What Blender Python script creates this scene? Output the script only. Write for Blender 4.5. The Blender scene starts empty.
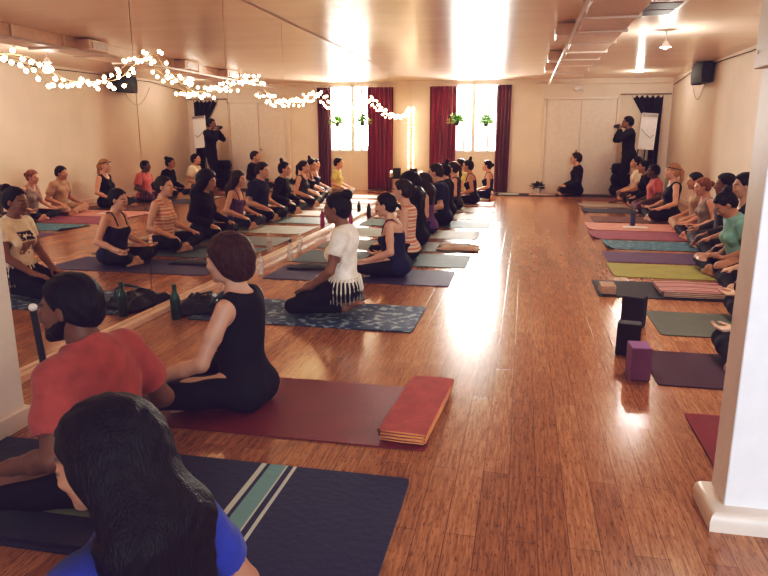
import bpy, bmesh, math, random
import numpy as np
import openvdb
from math import sin, cos, pi, radians as rad
from mathutils import Vector, Matrix, noise

random.seed(7)
np.random.seed(7)
COL = bpy.context.scene.collection
MX = -2.72          # face of the mirrors
LEFT, RIGHT, BACK, FRONT, CEIL = -2.75, 3.2, 16.4, -3.2, 2.62

# ------------------------------------------------------------------ materials
MATS = {}

def material(name, color=(.5, .5, .5), rough=.7, metal=0.0, spec=.5, var=.12, scale=14.0, bump=.12,
             bscale=90.0, stretch=(1, 1, 1), emit=None, estr=0.0, sheen=0.0, coat=0.0, trans=0.0, alpha=1.0):
    if name in MATS:
        return MATS[name]
    m = bpy.data.materials.new(name)
    m.use_nodes = True
    nt = m.node_tree
    b = nt.nodes['Principled BSDF']
    tc = nt.nodes.new('ShaderNodeTexCoord')
    mp = nt.nodes.new('ShaderNodeMapping')
    mp.inputs['Scale'].default_value = stretch
    nt.links.new(tc.outputs['Object'], mp.inputs['Vector'])
    nz = nt.nodes.new('ShaderNodeTexNoise')
    nz.inputs['Scale'].default_value = scale
    nz.inputs['Detail'].default_value = 4
    nt.links.new(mp.outputs[0], nz.inputs['Vector'])
    cr = nt.nodes.new('ShaderNodeValToRGB')
    c = np.array(color[:3], float)
    cr.color_ramp.elements[0].position = .3
    cr.color_ramp.elements[1].position = .7
    cr.color_ramp.elements[0].color = (*np.clip(c * (1 - var), 0, 1), 1)
    cr.color_ramp.elements[1].color = (*np.clip(c * (1 + var), 0, 1), 1)
    nt.links.new(nz.outputs['Fac'], cr.inputs[0])
    nt.links.new(cr.outputs[0], b.inputs['Base Color'])
    b.inputs['Roughness'].default_value = rough
    b.inputs['Metallic'].default_value = metal
    b.inputs['Specular IOR Level'].default_value = spec
    b.inputs['Sheen Weight'].default_value = sheen
    b.inputs['Coat Weight'].default_value = coat
    b.inputs['Transmission Weight'].default_value = trans
    b.inputs['Alpha'].default_value = alpha
    if emit:
        b.inputs['Emission Color'].default_value = (*emit, 1)
        b.inputs['Emission Strength'].default_value = estr
    if bump:
        n2 = nt.nodes.new('ShaderNodeTexNoise')
        n2.inputs['Scale'].default_value = bscale
        n2.inputs['Detail'].default_value = 3
        nt.links.new(mp.outputs[0], n2.inputs['Vector'])
        bp = nt.nodes.new('ShaderNodeBump')
        bp.inputs['Strength'].default_value = bump
        bp.inputs['Distance'].default_value = .01
        nt.links.new(n2.outputs['Fac'], bp.inputs['Height'])
        nt.links.new(bp.outputs[0], b.inputs['Normal'])
    MATS[name] = m
    m['ramp'] = cr.name
    return m

def fabric(name, color, **k):
    k.setdefault('rough', .85); k.setdefault('spec', .25); k.setdefault('sheen', .15)
    k.setdefault('bump', .25); k.setdefault('bscale', 35.0); k.setdefault('var', .16)
    return material(name, color, **k)

def skin(name, color):
    if name in MATS:
        return MATS[name]
    m = material(name, color, rough=.52, var=.07, scale=9, bump=.05, bscale=160)
    nt = m.node_tree
    b = nt.nodes['Principled BSDF']
    cr = nt.nodes[m['ramp']]
    at = nt.nodes.new('ShaderNodeAttribute'); at.attribute_name = 'paint'
    sp = nt.nodes.new('ShaderNodeSeparateColor')
    nt.links.new(at.outputs['Color'], sp.inputs[0])
    m1 = nt.nodes.new('ShaderNodeMix'); m1.data_type = 'RGBA'
    m1.inputs[7].default_value = (color[0] * .75, color[1] * .4, color[2] * .42, 1)
    m2 = nt.nodes.new('ShaderNodeMix'); m2.data_type = 'RGBA'
    m2.inputs[7].default_value = (.03, .02, .02, 1)
    nt.links.new(sp.outputs[0], m1.inputs[0]); nt.links.new(cr.outputs[0], m1.inputs[6])
    nt.links.new(sp.outputs[1], m2.inputs[0]); nt.links.new(m1.outputs[2], m2.inputs[6])
    nt.links.new(m2.outputs[2], b.inputs['Base Color'])
    b.inputs['Subsurface Weight'].default_value = .06
    b.inputs['Subsurface Radius'].default_value = (.02, .008, .005)
    return m

def hair_mat(name, color):
    return material(name, color, rough=.5, var=.4, scale=40, bump=.6, bscale=110, stretch=(1.6, 1.8, .10), spec=.2)

def banded(name, bands, axis=2, rough=.85, scale=1.0, wob=.0, bump=.25):
    """Repeating or one-off colour bands along an object axis; bands = [(pos, colour)...] over one period 'scale'."""
    if name in MATS:
        return MATS[name]
    m = fabric(name, (.5, .5, .5), rough=rough, bump=bump)
    nt = m.node_tree
    b = nt.nodes['Principled BSDF']
    tc = nt.nodes.new('ShaderNodeTexCoord')
    sx = nt.nodes.new('ShaderNodeSeparateXYZ')
    nt.links.new(tc.outputs['Object'], sx.inputs[0])
    mu = nt.nodes.new('ShaderNodeMath'); mu.operation = 'DIVIDE'; mu.inputs[1].default_value = scale
    nt.links.new(sx.outputs[axis], mu.inputs[0])
    fr = nt.nodes.new('ShaderNodeMath'); fr.operation = 'FRACT'
    nt.links.new(mu.outputs[0], fr.inputs[0])
    cr = nt.nodes.new('ShaderNodeValToRGB')
    cr.color_ramp.interpolation = 'CONSTANT'
    el = cr.color_ramp.elements
    while len(el) > 1:
        el.remove(el[-1])
    el[0].position = bands[0][0]; el[0].color = (*bands[0][1], 1)
    for p, c in bands[1:]:
        e = el.new(p); e.color = (*c, 1)
    nt.links.new(fr.outputs[0], cr.inputs[0])
    nt.links.new(cr.outputs[0], b.inputs['Base Color'])
    return m

def emissive(name, color, strength):
    if name in MATS:
        return MATS[name]
    return material(name, color, emit=color, estr=strength, bump=0, var=0)

# ------------------------------------------------------------------ object helpers
def tag(o, label=None, cat=None, group=None, kind=None):
    if label: o['label'] = label
    if cat: o['category'] = cat
    if group: o['group'] = group
    if kind: o['kind'] = kind
    return o

def empty(name, loc=(0, 0, 0), rz=0.0, label=None, cat=None, group=None):
    o = bpy.data.objects.new(name, None)
    o.empty_display_size = .1
    COL.objects.link(o)
    o.location = loc; o.rotation_euler = (0, 0, rz)
    return tag(o, label, cat, group)

class MB:
    def __init__(s):
        s.bm = bmesh.new()
    def box(s, x0, x1, y0, y1, z0, z1, bev=0.0):
        r = bmesh.ops.create_cube(s.bm, size=1)
        vs = r['verts']
        for v in vs:
            v.co = Vector(((x0 + x1) / 2 + v.co.x * (x1 - x0), (y0 + y1) / 2 + v.co.y * (y1 - y0), (z0 + z1) / 2 + v.co.z * (z1 - z0)))
        if bev:
            es = list({e for v in vs for e in v.link_edges})
            bmesh.ops.bevel(s.bm, geom=es, offset=bev, segments=3, profile=.5, affect='EDGES')
        return s
    def tube(s, pts, r, n=8, closed=False, cap=True):
        pts = [Vector(p) for p in pts]
        rs = r if isinstance(r, (list, tuple)) else [r] * len(pts)
        rings = []
        up = Vector((0, 0, 1))
        for i, p in enumerate(pts):
            a = pts[max(i - 1, 0)]; b = pts[min(i + 1, len(pts) - 1)]
            t = (b - a).normalized() if (b - a).length > 1e-9 else Vector((0, 0, 1))
            u = t.cross(up)
            if u.length < 1e-3: u = t.cross(Vector((1, 0, 0)))
            u.normalize(); w = t.cross(u)
            rings.append([s.bm.verts.new(p + (u * cos(2 * pi * k / n) + w * sin(2 * pi * k / n)) * rs[i]) for k in range(n)])
        for i in range(len(rings) - 1):
            for k in range(n):
                s.bm.faces.new((rings[i][k], rings[i][(k + 1) % n], rings[i + 1][(k + 1) % n], rings[i + 1][k]))
        if cap:
            s.bm.faces.new(rings[0][::-1]); s.bm.faces.new(rings[-1])
        return s
    def lathe(s, prof, c=(0, 0, 0), n=20, axis='z'):
        rings = []
        c = Vector(c)
        for r, z in prof:
            ring = []
            for k in range(n):
                a = 2 * pi * k / n
                v = Vector((r * cos(a), r * sin(a), z))
                if axis == 'x': v = Vector((v.z, v.x, v.y))
                if axis == 'y': v = Vector((v.x, v.z, v.y))
                ring.append(s.bm.verts.new(c + v))
            rings.append(ring)
        for i in range(len(rings) - 1):
            for k in range(n):
                s.bm.faces.new((rings[i][k], rings[i][(k + 1) % n], rings[i + 1][(k + 1) % n], rings[i + 1][k]))
        s.bm.faces.new(rings[0][::-1]); s.bm.faces.new(rings[-1])
        return s
    def sphere(s, c, r, sub=2, sc=(1, 1, 1)):
        q = bmesh.ops.create_icosphere(s.bm, subdivisions=sub, radius=r)
        for v in q['verts']:
            v.co = Vector(c) + Vector((v.co.x * sc[0], v.co.y * sc[1], v.co.z * sc[2]))
        return s
    def grid(s, f, nu, nv):
        vs = [[s.bm.verts.new(f(i / nu, j / nv)) for j in range(nv + 1)] for i in range(nu + 1)]
        for i in range(nu):
            for j in range(nv):
                s.bm.faces.new((vs[i][j], vs[i + 1][j], vs[i + 1][j + 1], vs[i][j + 1]))
        return s
    def xf(s, M):
        bmesh.ops.transform(s.bm, matrix=M, verts=s.bm.verts)
        return s
    def build(s, name, mat, parent=None, smooth=False, solid=0.0, loc=None):
        bmesh.ops.recalc_face_normals(s.bm, faces=s.bm.faces)
        me = bpy.data.meshes.new(name)
        s.bm.to_mesh(me); s.bm.free()
        if smooth:
            me.polygons.foreach_set('use_smooth', [True] * len(me.polygons))
            if smooth == 'auto':
                me.set_sharp_from_angle(angle=rad(40))
        o = bpy.data.objects.new(name, me)
        COL.objects.link(o)
        me.materials.append(mat)
        if parent: o.parent = parent
        if loc: o.location = loc
        if solid:
            md = o.modifiers.new('solid', 'SOLIDIFY'); md.thickness = solid; md.offset = 0
        return o

def rebase(o, loc):
    """move a mesh's origin to loc, geometry stays where it is"""
    o.data.transform(Matrix.Translation(-Vector(loc))); o.location = loc
    return o

# ------------------------------------------------------------------ smooth blended volumes -> meshes (bodies, clothes, hair)
V = lambda *a: np.array(a, float)
def unit(v): return v / (np.linalg.norm(v) + 1e-12)

class Cap:
    def __init__(s, a, b, ra, rb=None, k=.02, tag=''):
        s.a, s.b, s.ra, s.rb, s.k, s.tag = V(*a), V(*b), ra, ra if rb is None else rb, k, tag
    def bounds(s, off):
        r = max(s.ra, s.rb) + off
        return np.minimum(s.a, s.b) - r, np.maximum(s.a, s.b) + r
    def d(s, X, Y, Z, off):
        ab = s.b - s.a; L = ab @ ab + 1e-12
        px, py, pz = X - s.a[0], Y - s.a[1], Z - s.a[2]
        t = np.clip((px * ab[0] + py * ab[1] + pz * ab[2]) / L, 0, 1)
        dx, dy, dz = px - t * ab[0], py - t * ab[1], pz - t * ab[2]
        return np.sqrt(dx * dx + dy * dy + dz * dz) - (s.ra + (s.rb - s.ra) * t) - off

class Ell:
    def __init__(s, c, r, R=None, k=.02, tag=''):
        s.c, s.r, s.R, s.k, s.tag = V(*c), V(*r), np.eye(3) if R is None else R, k, tag
    def bounds(s, off):
        e = np.sqrt(((s.R * (s.r + off)) ** 2).sum(1))
        return s.c - e, s.c + e
    def d(s, X, Y, Z, off):
        p = [X - s.c[0], Y - s.c[1], Z - s.c[2]]
        q = [sum(s.R[j, i] * p[j] for j in range(3)) for i in range(3)]
        r = s.r + off
        k0 = np.sqrt(sum((q[i] / r[i]) ** 2 for i in range(3)))
        k1 = np.sqrt(sum((q[i] / r[i] ** 2) ** 2 for i in range(3))) + 1e-9
        return k0 * (k0 - 1) / k1

def volume_mesh(prims, h, off=0.0, cuts=(), holes=(), fold=0.0, fold_f=14.0, adapt=0.0, round_cut=0.0):
    """smooth union of prims (inflated by off), minus holes, limited by cuts; returns points and faces"""
    B = [p.bounds(off) for p in prims]
    lo = np.min([b[0] for b in B], 0) - 3 * h
    hi = np.max([b[1] for b in B], 0) + 3 * h
    n = np.ceil((hi - lo) / h).astype(int) + 1
    A = np.full(n, .2, np.float32)
    ax = [(lo[i] + h * np.arange(n[i])).astype(np.float32) for i in range(3)]
    def block(b, pad):
        i0 = np.clip(((b[0] - pad - lo) / h).astype(int), 0, n); i1 = np.clip(((b[1] + pad - lo) / h).astype(int) + 2, 0, n)
        sl = tuple(slice(i0[i], i1[i]) for i in range(3))
        return sl, ax[0][sl[0]][:, None, None], ax[1][sl[1]][None, :, None], ax[2][sl[2]][None, None, :]
    for p, b in zip(prims, B):
        sl, X, Y, Z = block(b, p.k + 3 * h)
        d = p.d(X, Y, Z, off); a = A[sl]
        hh = np.clip(p.k - np.abs(a - d), 0, None) / p.k
        A[sl] = np.minimum(a, d) - hh * hh * p.k * .25
    for p in holes:
        sl, X, Y, Z = block(p.bounds(0), p.k + 2 * h)
        d = -p.d(X, Y, Z, 0); a = A[sl]
        hh = np.clip(p.k - np.abs(a - d), 0, None) / p.k
        A[sl] = np.maximum(a, d) + hh * hh * p.k * .25
    X, Y, Z = ax[0][:, None, None], ax[1][None, :, None], ax[2][None, None, :]
    if fold:
        f = fold_f
        w = np.sin(f * 2.1 * Z + 3 * np.sin(f * .8 * Y + 1) + 2 * np.sin(f * .9 * X)) * .6 + np.sin(f * 1.7 * X + 2.2 * np.sin(f * Y * 1.1) - f * .9 * Z) * .4
        A += (fold * w).astype(np.float32)
    for c in cuts:
        d = np.broadcast_to(c(X, Y, Z), A.shape).astype(np.float32)
        if round_cut:
            hh = np.clip(round_cut - np.abs(A - d), 0, None) / round_cut; A = np.maximum(A, d) + hh * hh * round_cut * .25
        else:
            A = np.maximum(A, d)
    # keep the volume closed at its border
    A[0], A[-1], A[:, 0], A[:, -1], A[:, :, 0], A[:, :, -1] = .1, .1, .1, .1, .1, .1
    g = openvdb.FloatGrid(.2)
    g.copyFromArray(np.ascontiguousarray(A))
    P, T, Q = g.convertToPolygons(0.0, adapt)
    P = np.asarray(P, float) * h + lo
    return P, np.asarray(T), np.asarray(Q)

def mesh_object(name, data, mat, parent=None, paint=None):
    P, T, Q = data
    P = P.copy(); P[:, 2] = np.maximum(P[:, 2], .001)      # flattened where it rests on the ground
    me = bpy.data.meshes.new(name)
    nT, nQ = len(T), len(Q)
    me.vertices.add(len(P)); me.vertices.foreach_set('co', P.ravel())
    idx = np.concatenate([np.asarray(T).ravel(), np.asarray(Q).ravel()]).astype(np.int32) if nT else np.asarray(Q).ravel().astype(np.int32)
    st = np.concatenate([np.arange(nT) * 3, nT * 3 + np.arange(nQ) * 4]).astype(np.int32)
    me.loops.add(len(idx)); me.loops.foreach_set('vertex_index', idx)
    me.polygons.add(nT + nQ); me.polygons.foreach_set('loop_start', st)
    me.update(calc_edges=True); me.validate()
    me.polygons.foreach_set('use_smooth', [True] * len(me.polygons))
    if paint is not None:
        at = me.attributes.new('paint', 'FLOAT_COLOR', 'POINT')
        at.data.foreach_set('color', paint.ravel())
    o = bpy.data.objects.new(name, me)
    COL.objects.link(o)
    me.materials.append(mat)
    if parent: o.parent = parent
    return o
# ------------------------------------------------------------------ people
def rot(yaw=0, pitch=0, roll=0):
    """rows->world: x forward, y left, z up; pitch>0 looks down"""
    cy, sy, cp, sp, cr, sr = cos(yaw), sin(yaw), cos(pitch), sin(pitch), cos(roll), sin(roll)
    Rz = V([cy, -sy, 0], [sy, cy, 0], [0, 0, 1]); Ry = V([cp, 0, sp], [0, 1, 0], [-sp, 0, cp]); Rx = V([1, 0, 0], [0, cr, -sr], [0, sr, cr])
    return Rz @ Ry @ Rx

def ik(a, b, l1, l2, pole):
    """elbow / knee between a and b, bent towards pole"""
    ab = b - a; L = np.linalg.norm(ab)
    if L > (l1 + l2) * .995:
        b = a + ab / L * (l1 + l2) * .995; ab = b - a; L = np.linalg.norm(ab)
    x = (l1 * l1 - l2 * l2 + L * L) / (2 * L)
    y = math.sqrt(max(l1 * l1 - x * x, 1e-6))
    d = ab / L; p = pole - d * (pole @ d)
    return a + d * x + unit(p) * y, b

def hand(W, d, n, side, curl, sc=1.0, tag='hand'):
    """palm, four fingers and a thumb; d = towards the fingertips, n = the way the palm faces, side = thumb side"""
    P = []
    d = unit(d); n = unit(n - d * (n @ d)); s = unit(np.cross(n, d)); s = s * (1 if s @ side > 0 else -1)
    P.append(Cap(W - d * .02, W + d * .02, .025 * sc, .024 * sc, .02, tag))
    for i, (o, l, kn) in enumerate(((-.031, .058, .080), (-.011, .074, .088), (.0105, .080, .090), (.031, .070, .086))):
        K = W + d * kn * sc + s * o * sc
        P.append(Cap(W + s * o * .45 * sc + d * .012, K, .0145 * sc, .0115 * sc, .014, tag))
        p, ang = K, curl * .5 + .05 * i
        for seg, r in ((.45, .0088), (.31, .0078), (.26, .0068)):
            q = p + (d * cos(ang) + n * sin(ang)) * l * seg * sc
            P.append(Cap(p, q, r * sc, r * .93 * sc, .005, tag)); p = q; ang += curl * .8
    p = W + d * .022 * sc + s * .024 * sc
    for v, l, r in ((d * .6 + s * .75 + n * .25, .042, .0125), (d * .85 + s * .45 + n * .3, .031, .0105), (d * .97 + s * .1 + n * .4, .024, .009)):
        q = p + unit(v) * l * sc
        P.append(Cap(p, q, r * sc, r * .9 * sc, .008, tag)); p = q
    return P

def foot(A, toe, sole, sc=1.0):
    """bare foot from ankle A; toe = direction of the toes, sole = direction the sole faces"""
    t = unit(toe); u = unit(sole - t * (sole @ t)); s = np.cross(t, u); P = []
    heel = A - t * .035 * sc + u * .045 * sc
    P.append(Cap(A, heel, .036 * sc, .032 * sc, .02, 'foot'))
    ball = A + t * .115 * sc + u * .055 * sc
    P.append(Cap(A + t * .02 * sc, ball, .036 * sc, .022 * sc, .025, 'foot'))
    P.append(Cap(heel, ball + s * .018 * sc, .028 * sc, .02 * sc, .02, 'foot'))
    P.append(Cap(heel, ball - s * .022 * sc, .028 * sc, .019 * sc, .02, 'foot'))
    for i in range(5):
        o = (-.034 + .0165 * i) * sc
        b = ball + s * o + t * (.006 if 0 < i < 4 else 0)
        r = (.013 if i == 0 else .0095 - .0004 * i) * sc
        P.append(Cap(b, b + t * (.045 - .006 * i) * sc + u * .004, r, r * .9, .006, 'foot'))
    return P

def figure(pose='cross', s=1.0, female=True, build=1.0, lean=.06, side=0.0, head_yaw=0, head_pitch=0.05, head_roll=0,
           hands='palms_down', spread=1.0, reach=0.0, arms=None, legs=None, hip_z=None, neck_fwd=.02):
    """joints and blended volumes of one person; local frame: facing +X, left +Y, ground z=0"""
    f = female
    P = []
    hz = {'cross': .115, 'kneel': .235, 'stand': .93, 'knees_up': .115}[pose] if hip_z is None else hip_z
    pel = V(0, 0, hz)
    Rt = rot(0, lean, side)
    up, fw, lf = Rt @ V(0, 0, 1), Rt @ V(1, 0, 0), Rt @ V(0, 1, 0)
    at = lambda x, y, z: pel + fw * x + lf * y + up * z
    w = build
    hipw = (.165 if f else .155) * w
    P.append(Ell(pel + V(-.01, 0, .0), (.115 * w, hipw + .012, .105), Rt, .05, 'torso'))
    P.append(Ell(at(-.055, .07, -.03), (.085 * w, .085 * w, .085), Rt, .05, 'torso'))
    P.append(Ell(at(-.055, -.07, -.03), (.085 * w, .085 * w, .085), Rt, .05, 'torso'))
    P.append(Ell(at(.005, 0, .14), ((.092 if f else .10) * w, (.125 if f else .142) * w, .13), Rt, .06, 'torso'))
    P.append(Ell(at(0, 0, .29), ((.098 if f else .11) * w, (.138 if f else .158) * w, .14), Rt, .06, 'torso'))
    P.append(Ell(at(-.015, 0, .385), (.085 * w, (.135 if f else .160) * w, .085), Rt, .05, 'torso'))
    if f:
        for q in (-1, 1):
            P.append(Ell(at(.072, .067 * q, .275), (.052 * w, .058 * w, .055), Rt, .03, 'torso'))
    else:
        for q in (-1, 1):
            P.append(Ell(at(.06, .065 * q, .33), (.055, .075, .055), Rt, .03, 'torso'))
    sw = (.158 if f else .176) * (1 + (w - 1) * .5)
    nb = at(-.005 + neck_fwd * .5, 0, .475)
    P.append(Cap(at(-.01, -sw * .75, .425), at(-.01, sw * .75, .425), .046 if f else .054, None, .045, 'torso'))
    P.append(Cap(at(-.02, 0, .40), nb, .075, .05 if f else .058, .05, 'torso'))
    sh = {q: at(-.01, q * sw, .418) for q in (1, -1)}
    # head
    Rh = Rt @ rot(head_yaw, head_pitch - lean * .6, head_roll)
    hc = nb + up * .105 + fw * neck_fwd + Rh @ V(.02, 0, .05)
    H = lambda x, y, z: hc + Rh @ V(x, y, z)
    P.append(Cap(nb - up * .03, H(-.03, 0, -.045), .052 if f else .06, .048 if f else .056, .03, 'neck'))
    k = 'head'
    P.append(Ell(H(-.015, 0, .03), (.098, .076, .088), Rh, .03, k))
    P.append(Ell(H(.025, 0, -.018), (.064, .061, .085), Rh, .03, k))
    P.append(Ell(H(.035, 0, -.062), (.052, .047 if f else .052, .042), Rh, .025, k))
    P.append(Ell(H(.072, 0, -.094), (.018, .022, .017), Rh, .02, k))
    P.append(Cap(H(.084, -.026, .022), H(.084, .026, .022), .0115, None, .015, k))
    P.append(Cap(H(.088, 0, .012), H(.106, 0, -.026), .0075, .0110, .010, k))
    for q in (-1, 1):
        P.append(Ell(H(.096, .010 * q, -.030), (.010, .008, .008), Rh, .006, k))
        P.append(Ell(H(.068, .040 * q, -.024), (.022, .02, .018), Rh, .02, k))
        P.append(Ell(H(-.006, .078 * q, -.004), (.018, .0085, .031), Rh, .008, k))
    eye_holes = [Ell(H(.103, .032 * q, .002), (.016, .017, .012), Rh, .012) for q in (-1, 1)]
    lids = [Ell(H(.080, .032 * q, .0), (.0135, .0155, .0125), Rh, .004, k) for q in (-1, 1)]
    lips = [Cap(H(.089, -.017, -.053), H(.089, .017, -.053), .0065, None, .006, k), Cap(H(.088, -.014, -.063), H(.088, .014, -.063), .0068, None, .005, k)]
    # legs
    L = {}
    hip = {q: V(pel[0] + .0, q * .088, pel[2] - .005) for q in (1, -1)}
    if legs: L = legs(hip, pel)
    elif pose == 'cross':
        K = {q: V(.30, q * .30 * spread, .105 + .02 * (q > 0)) for q in (1, -1)}
        L[1] = (K[1], V(.195, -.02, .055), V(-.5, -1, .0), V(.1, 0, -1))
        L[-1] = (K[-1], V(.315, .045, .062), V(-.40, 1, .0), V(.1, 0, -1))
    elif pose == 'kneel':
        for q in (1, -1):
            L[q] = (V(.40, q * .13 * spread, .075), V(-.02, q * .085, .075), V(-1, q * .1, -.12), V(-.1, 0, 1))
    elif pose == 'stand':
        for q in (1, -1):
            kn, an = ik(hip[q], V(-.02 + .04 * q, q * .11, .085), .44, .42, V(1, 0, 0))
            L[q] = (kn, an, V(1, q * .2, 0), V(0, 0, -1))
    elif pose == 'knees_up':
        for q in (1, -1):
            kn, an = ik(hip[q], V(.52 + .05 * q, q * .10, .085), .42, .41, V(0, q * .15, 1))
            L[q] = (kn, an, V(1, q * .1, 0), V(0, 0, -1))
    for q in (1, -1):
        kn, an, toe, sole = L[q]
        h0 = hip[q]
        P.append(Cap(h0, h0 * .45 + kn * .55, .086 * w, .070 * w, .04, 'thigh'))
        P.append(Cap(h0 * .45 + kn * .55, kn, .070 * w, .052, .03, 'thigh'))
        P.append(Cap(kn, kn * .65 + an * .35, .050, .052 * w, .025, 'shin'))
        P.append(Cap(kn * .65 + an * .35, an, .052 * w, .033, .02, 'shin'))
        P += foot(an, unit(V(*toe)), unit(V(*sole)))
    # arms
    hinfo = {}
    for q in (1, -1):
        kn, an = L[q][0], L[q][1]
        if arms and q in arms:
            Wt, pole, hd, pn, curl = arms[q]
            Wt, pole, hd, pn = V(*Wt), V(*pole), V(*hd), V(*pn)
        elif pose == 'cross':
            if hands == 'palms_down':
                Wt = kn + V(-.09 + reach, -q * .035, .085); hd = V(1, q * .15, -.28); pn = V(0, 0, -1); curl = .35
            elif hands == 'palms_up':
                Wt = kn + V(-.08 + reach, -q * .02, .075); hd = V(1, q * .1, -.12); pn = V(0, 0, 1); curl = .55
            else:  # lap
                Wt = V(.20, q * .085, .17); hd = V(.35, -q * 1, -.05); pn = V(0, 0, 1); curl = .4
            pole = V(-.7, q * .45, -.6)
        elif pose == 'kneel':
            Wt = V(.24, q * .13, .245); hd = V(1, -q * .25, -.3); pn = V(0, 0, -1); curl = .3; pole = V(-.8, q * .6, -.2)
        elif pose == 'knees_up':
            Wt = V(.34, q * .15, .34); hd = V(.6, -q * .8, -.2); pn = V(-.4, -q, 0); curl = .5; pole = V(-.2, q, -.5)
        else:
            Wt = V(.08, q * .26, .78); hd = V(.15, 0, -1); pn = V(0, -q, 0); curl = .4; pole = V(-1, q * .3, 0)
        e, W = ik(sh[q], Wt, .275, .245, pole)
        P.append(Cap(sh[q], sh[q] * .5 + e * .5, .045 if f else .051, .041 if f else .047, .03, 'uarm'))
        P.append(Cap(sh[q] * .5 + e * .5, e, .041 if f else .047, .036 if f else .040, .02, 'uarm2'))
        P.append(Cap(e, e * .6 + W * .4, .037 if f else .042, .036 if f else .041, .015, 'farm'))
        P.append(Cap(e * .6 + W * .4, W, .036 if f else .041, .024 if f else .028, .015, 'farm'))
        thumb = V(0, -q, .3) if pn[2] < -.5 else (V(0, q, .2) if pn[2] > .5 else V(0, 0, 1))
        P += hand(W + unit(hd) * .015, hd, pn, thumb, curl, .95 if f else 1.03)
        hinfo[q] = (e, W)
    J = dict(pel=pel, up=up, fw=fw, lf=lf, at=at, sh=sh, nb=nb, hc=hc, Rh=Rh, H=H, hip=hip, L=L, arm=hinfo, f=f, w=w, s=s)
    return P, eye_holes, lids, lips, J

def body_mesh(name, fig, h, mat):
    P, holes, lids, lips, J = fig
    # the body as one blended surface; the eye sockets are pressed in, lids and lips laid on after
    order = [p for p in P if p.tag != 'head'] + [p for p in P if p.tag == 'head']
    D = volume_mesh_seq(order, holes, lids + lips, h)
    Pts = D[0]
    q = (Pts - J['hc']) @ J['Rh']
    x, y, z = q[:, 0], np.abs(q[:, 1]), q[:, 2]
    paint = np.zeros((len(Pts), 4)); paint[:, 3] = 1
    soft = max(.002, h * .45)
    lip = np.clip((.0115 - np.abs(z + .058)) / soft, 0, 1) * np.clip((.026 - y) / soft, 0, 1) * (x > .078)
    lash = np.clip((.0035 - np.abs(z + .006 - (y - .032) ** 2 * 14)) / soft + .5, 0, 1) * np.clip((.0165 - np.abs(y - .033)) / soft, 0, 1) * (x > .055)
    brow = np.clip((.005 - np.abs(z - .028 + (y - .03) ** 2 * 6)) / soft + .5, 0, 1) * np.clip((.021 - np.abs(y - .035)) / soft, 0, 1) * (x > .055) * .8
    paint[:, 0] = lip; paint[:, 1] = np.maximum(lash, brow)
    return mesh_object(name, D, mat, None, paint)

def volume_mesh_seq(prims, holes, after, h):
    B = [p.bounds(0) for p in prims]
    lo = np.min([b[0] for b in B], 0) - 3 * h; hi = np.max([b[1] for b in B], 0) + 3 * h
    n = np.ceil((hi - lo) / h).astype(int) + 1
    A = np.full(n, .2, np.float32)
    ax = [(lo[i] + h * np.arange(n[i])).astype(np.float32) for i in range(3)]
    def apply(p, sub):
        b = p.bounds(0); pad = p.k + 3 * h
        i0 = np.clip(((b[0] - pad - lo) / h).astype(int), 0, n); i1 = np.clip(((b[1] + pad - lo) / h).astype(int) + 2, 0, n)
        sl = tuple(slice(i0[i], i1[i]) for i in range(3))
        X, Y, Z = ax[0][sl[0]][:, None, None], ax[1][sl[1]][None, :, None], ax[2][sl[2]][None, None, :]
        d = p.d(X, Y, Z, 0); a = A[sl]
        if sub:
            d = -d; hh = np.clip(p.k - np.abs(a - d), 0, None) / p.k
            A[sl] = np.maximum(a, d) + hh * hh * p.k * .25
        else:
            hh = np.clip(p.k - np.abs(a - d), 0, None) / p.k
            A[sl] = np.minimum(a, d) - hh * hh * p.k * .25
    for p in prims: apply(p, False)
    for p in holes: apply(p, True)
    for p in after: apply(p, False)
    g = openvdb.FloatGrid(.2); g.copyFromArray(np.ascontiguousarray(A))
    Q = g.convertToPolygons(0.0, 0.0)
    return np.asarray(Q[0], float) * h + lo, np.asarray(Q[1]), np.asarray(Q[2])

def clip_cap(p, t, grow=0.0):
    q = Cap(p.a, p.a + (p.b - p.a) * t, p.ra + grow, p.ra + (p.rb - p.ra) * t + grow, p.k, p.tag); return q

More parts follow.
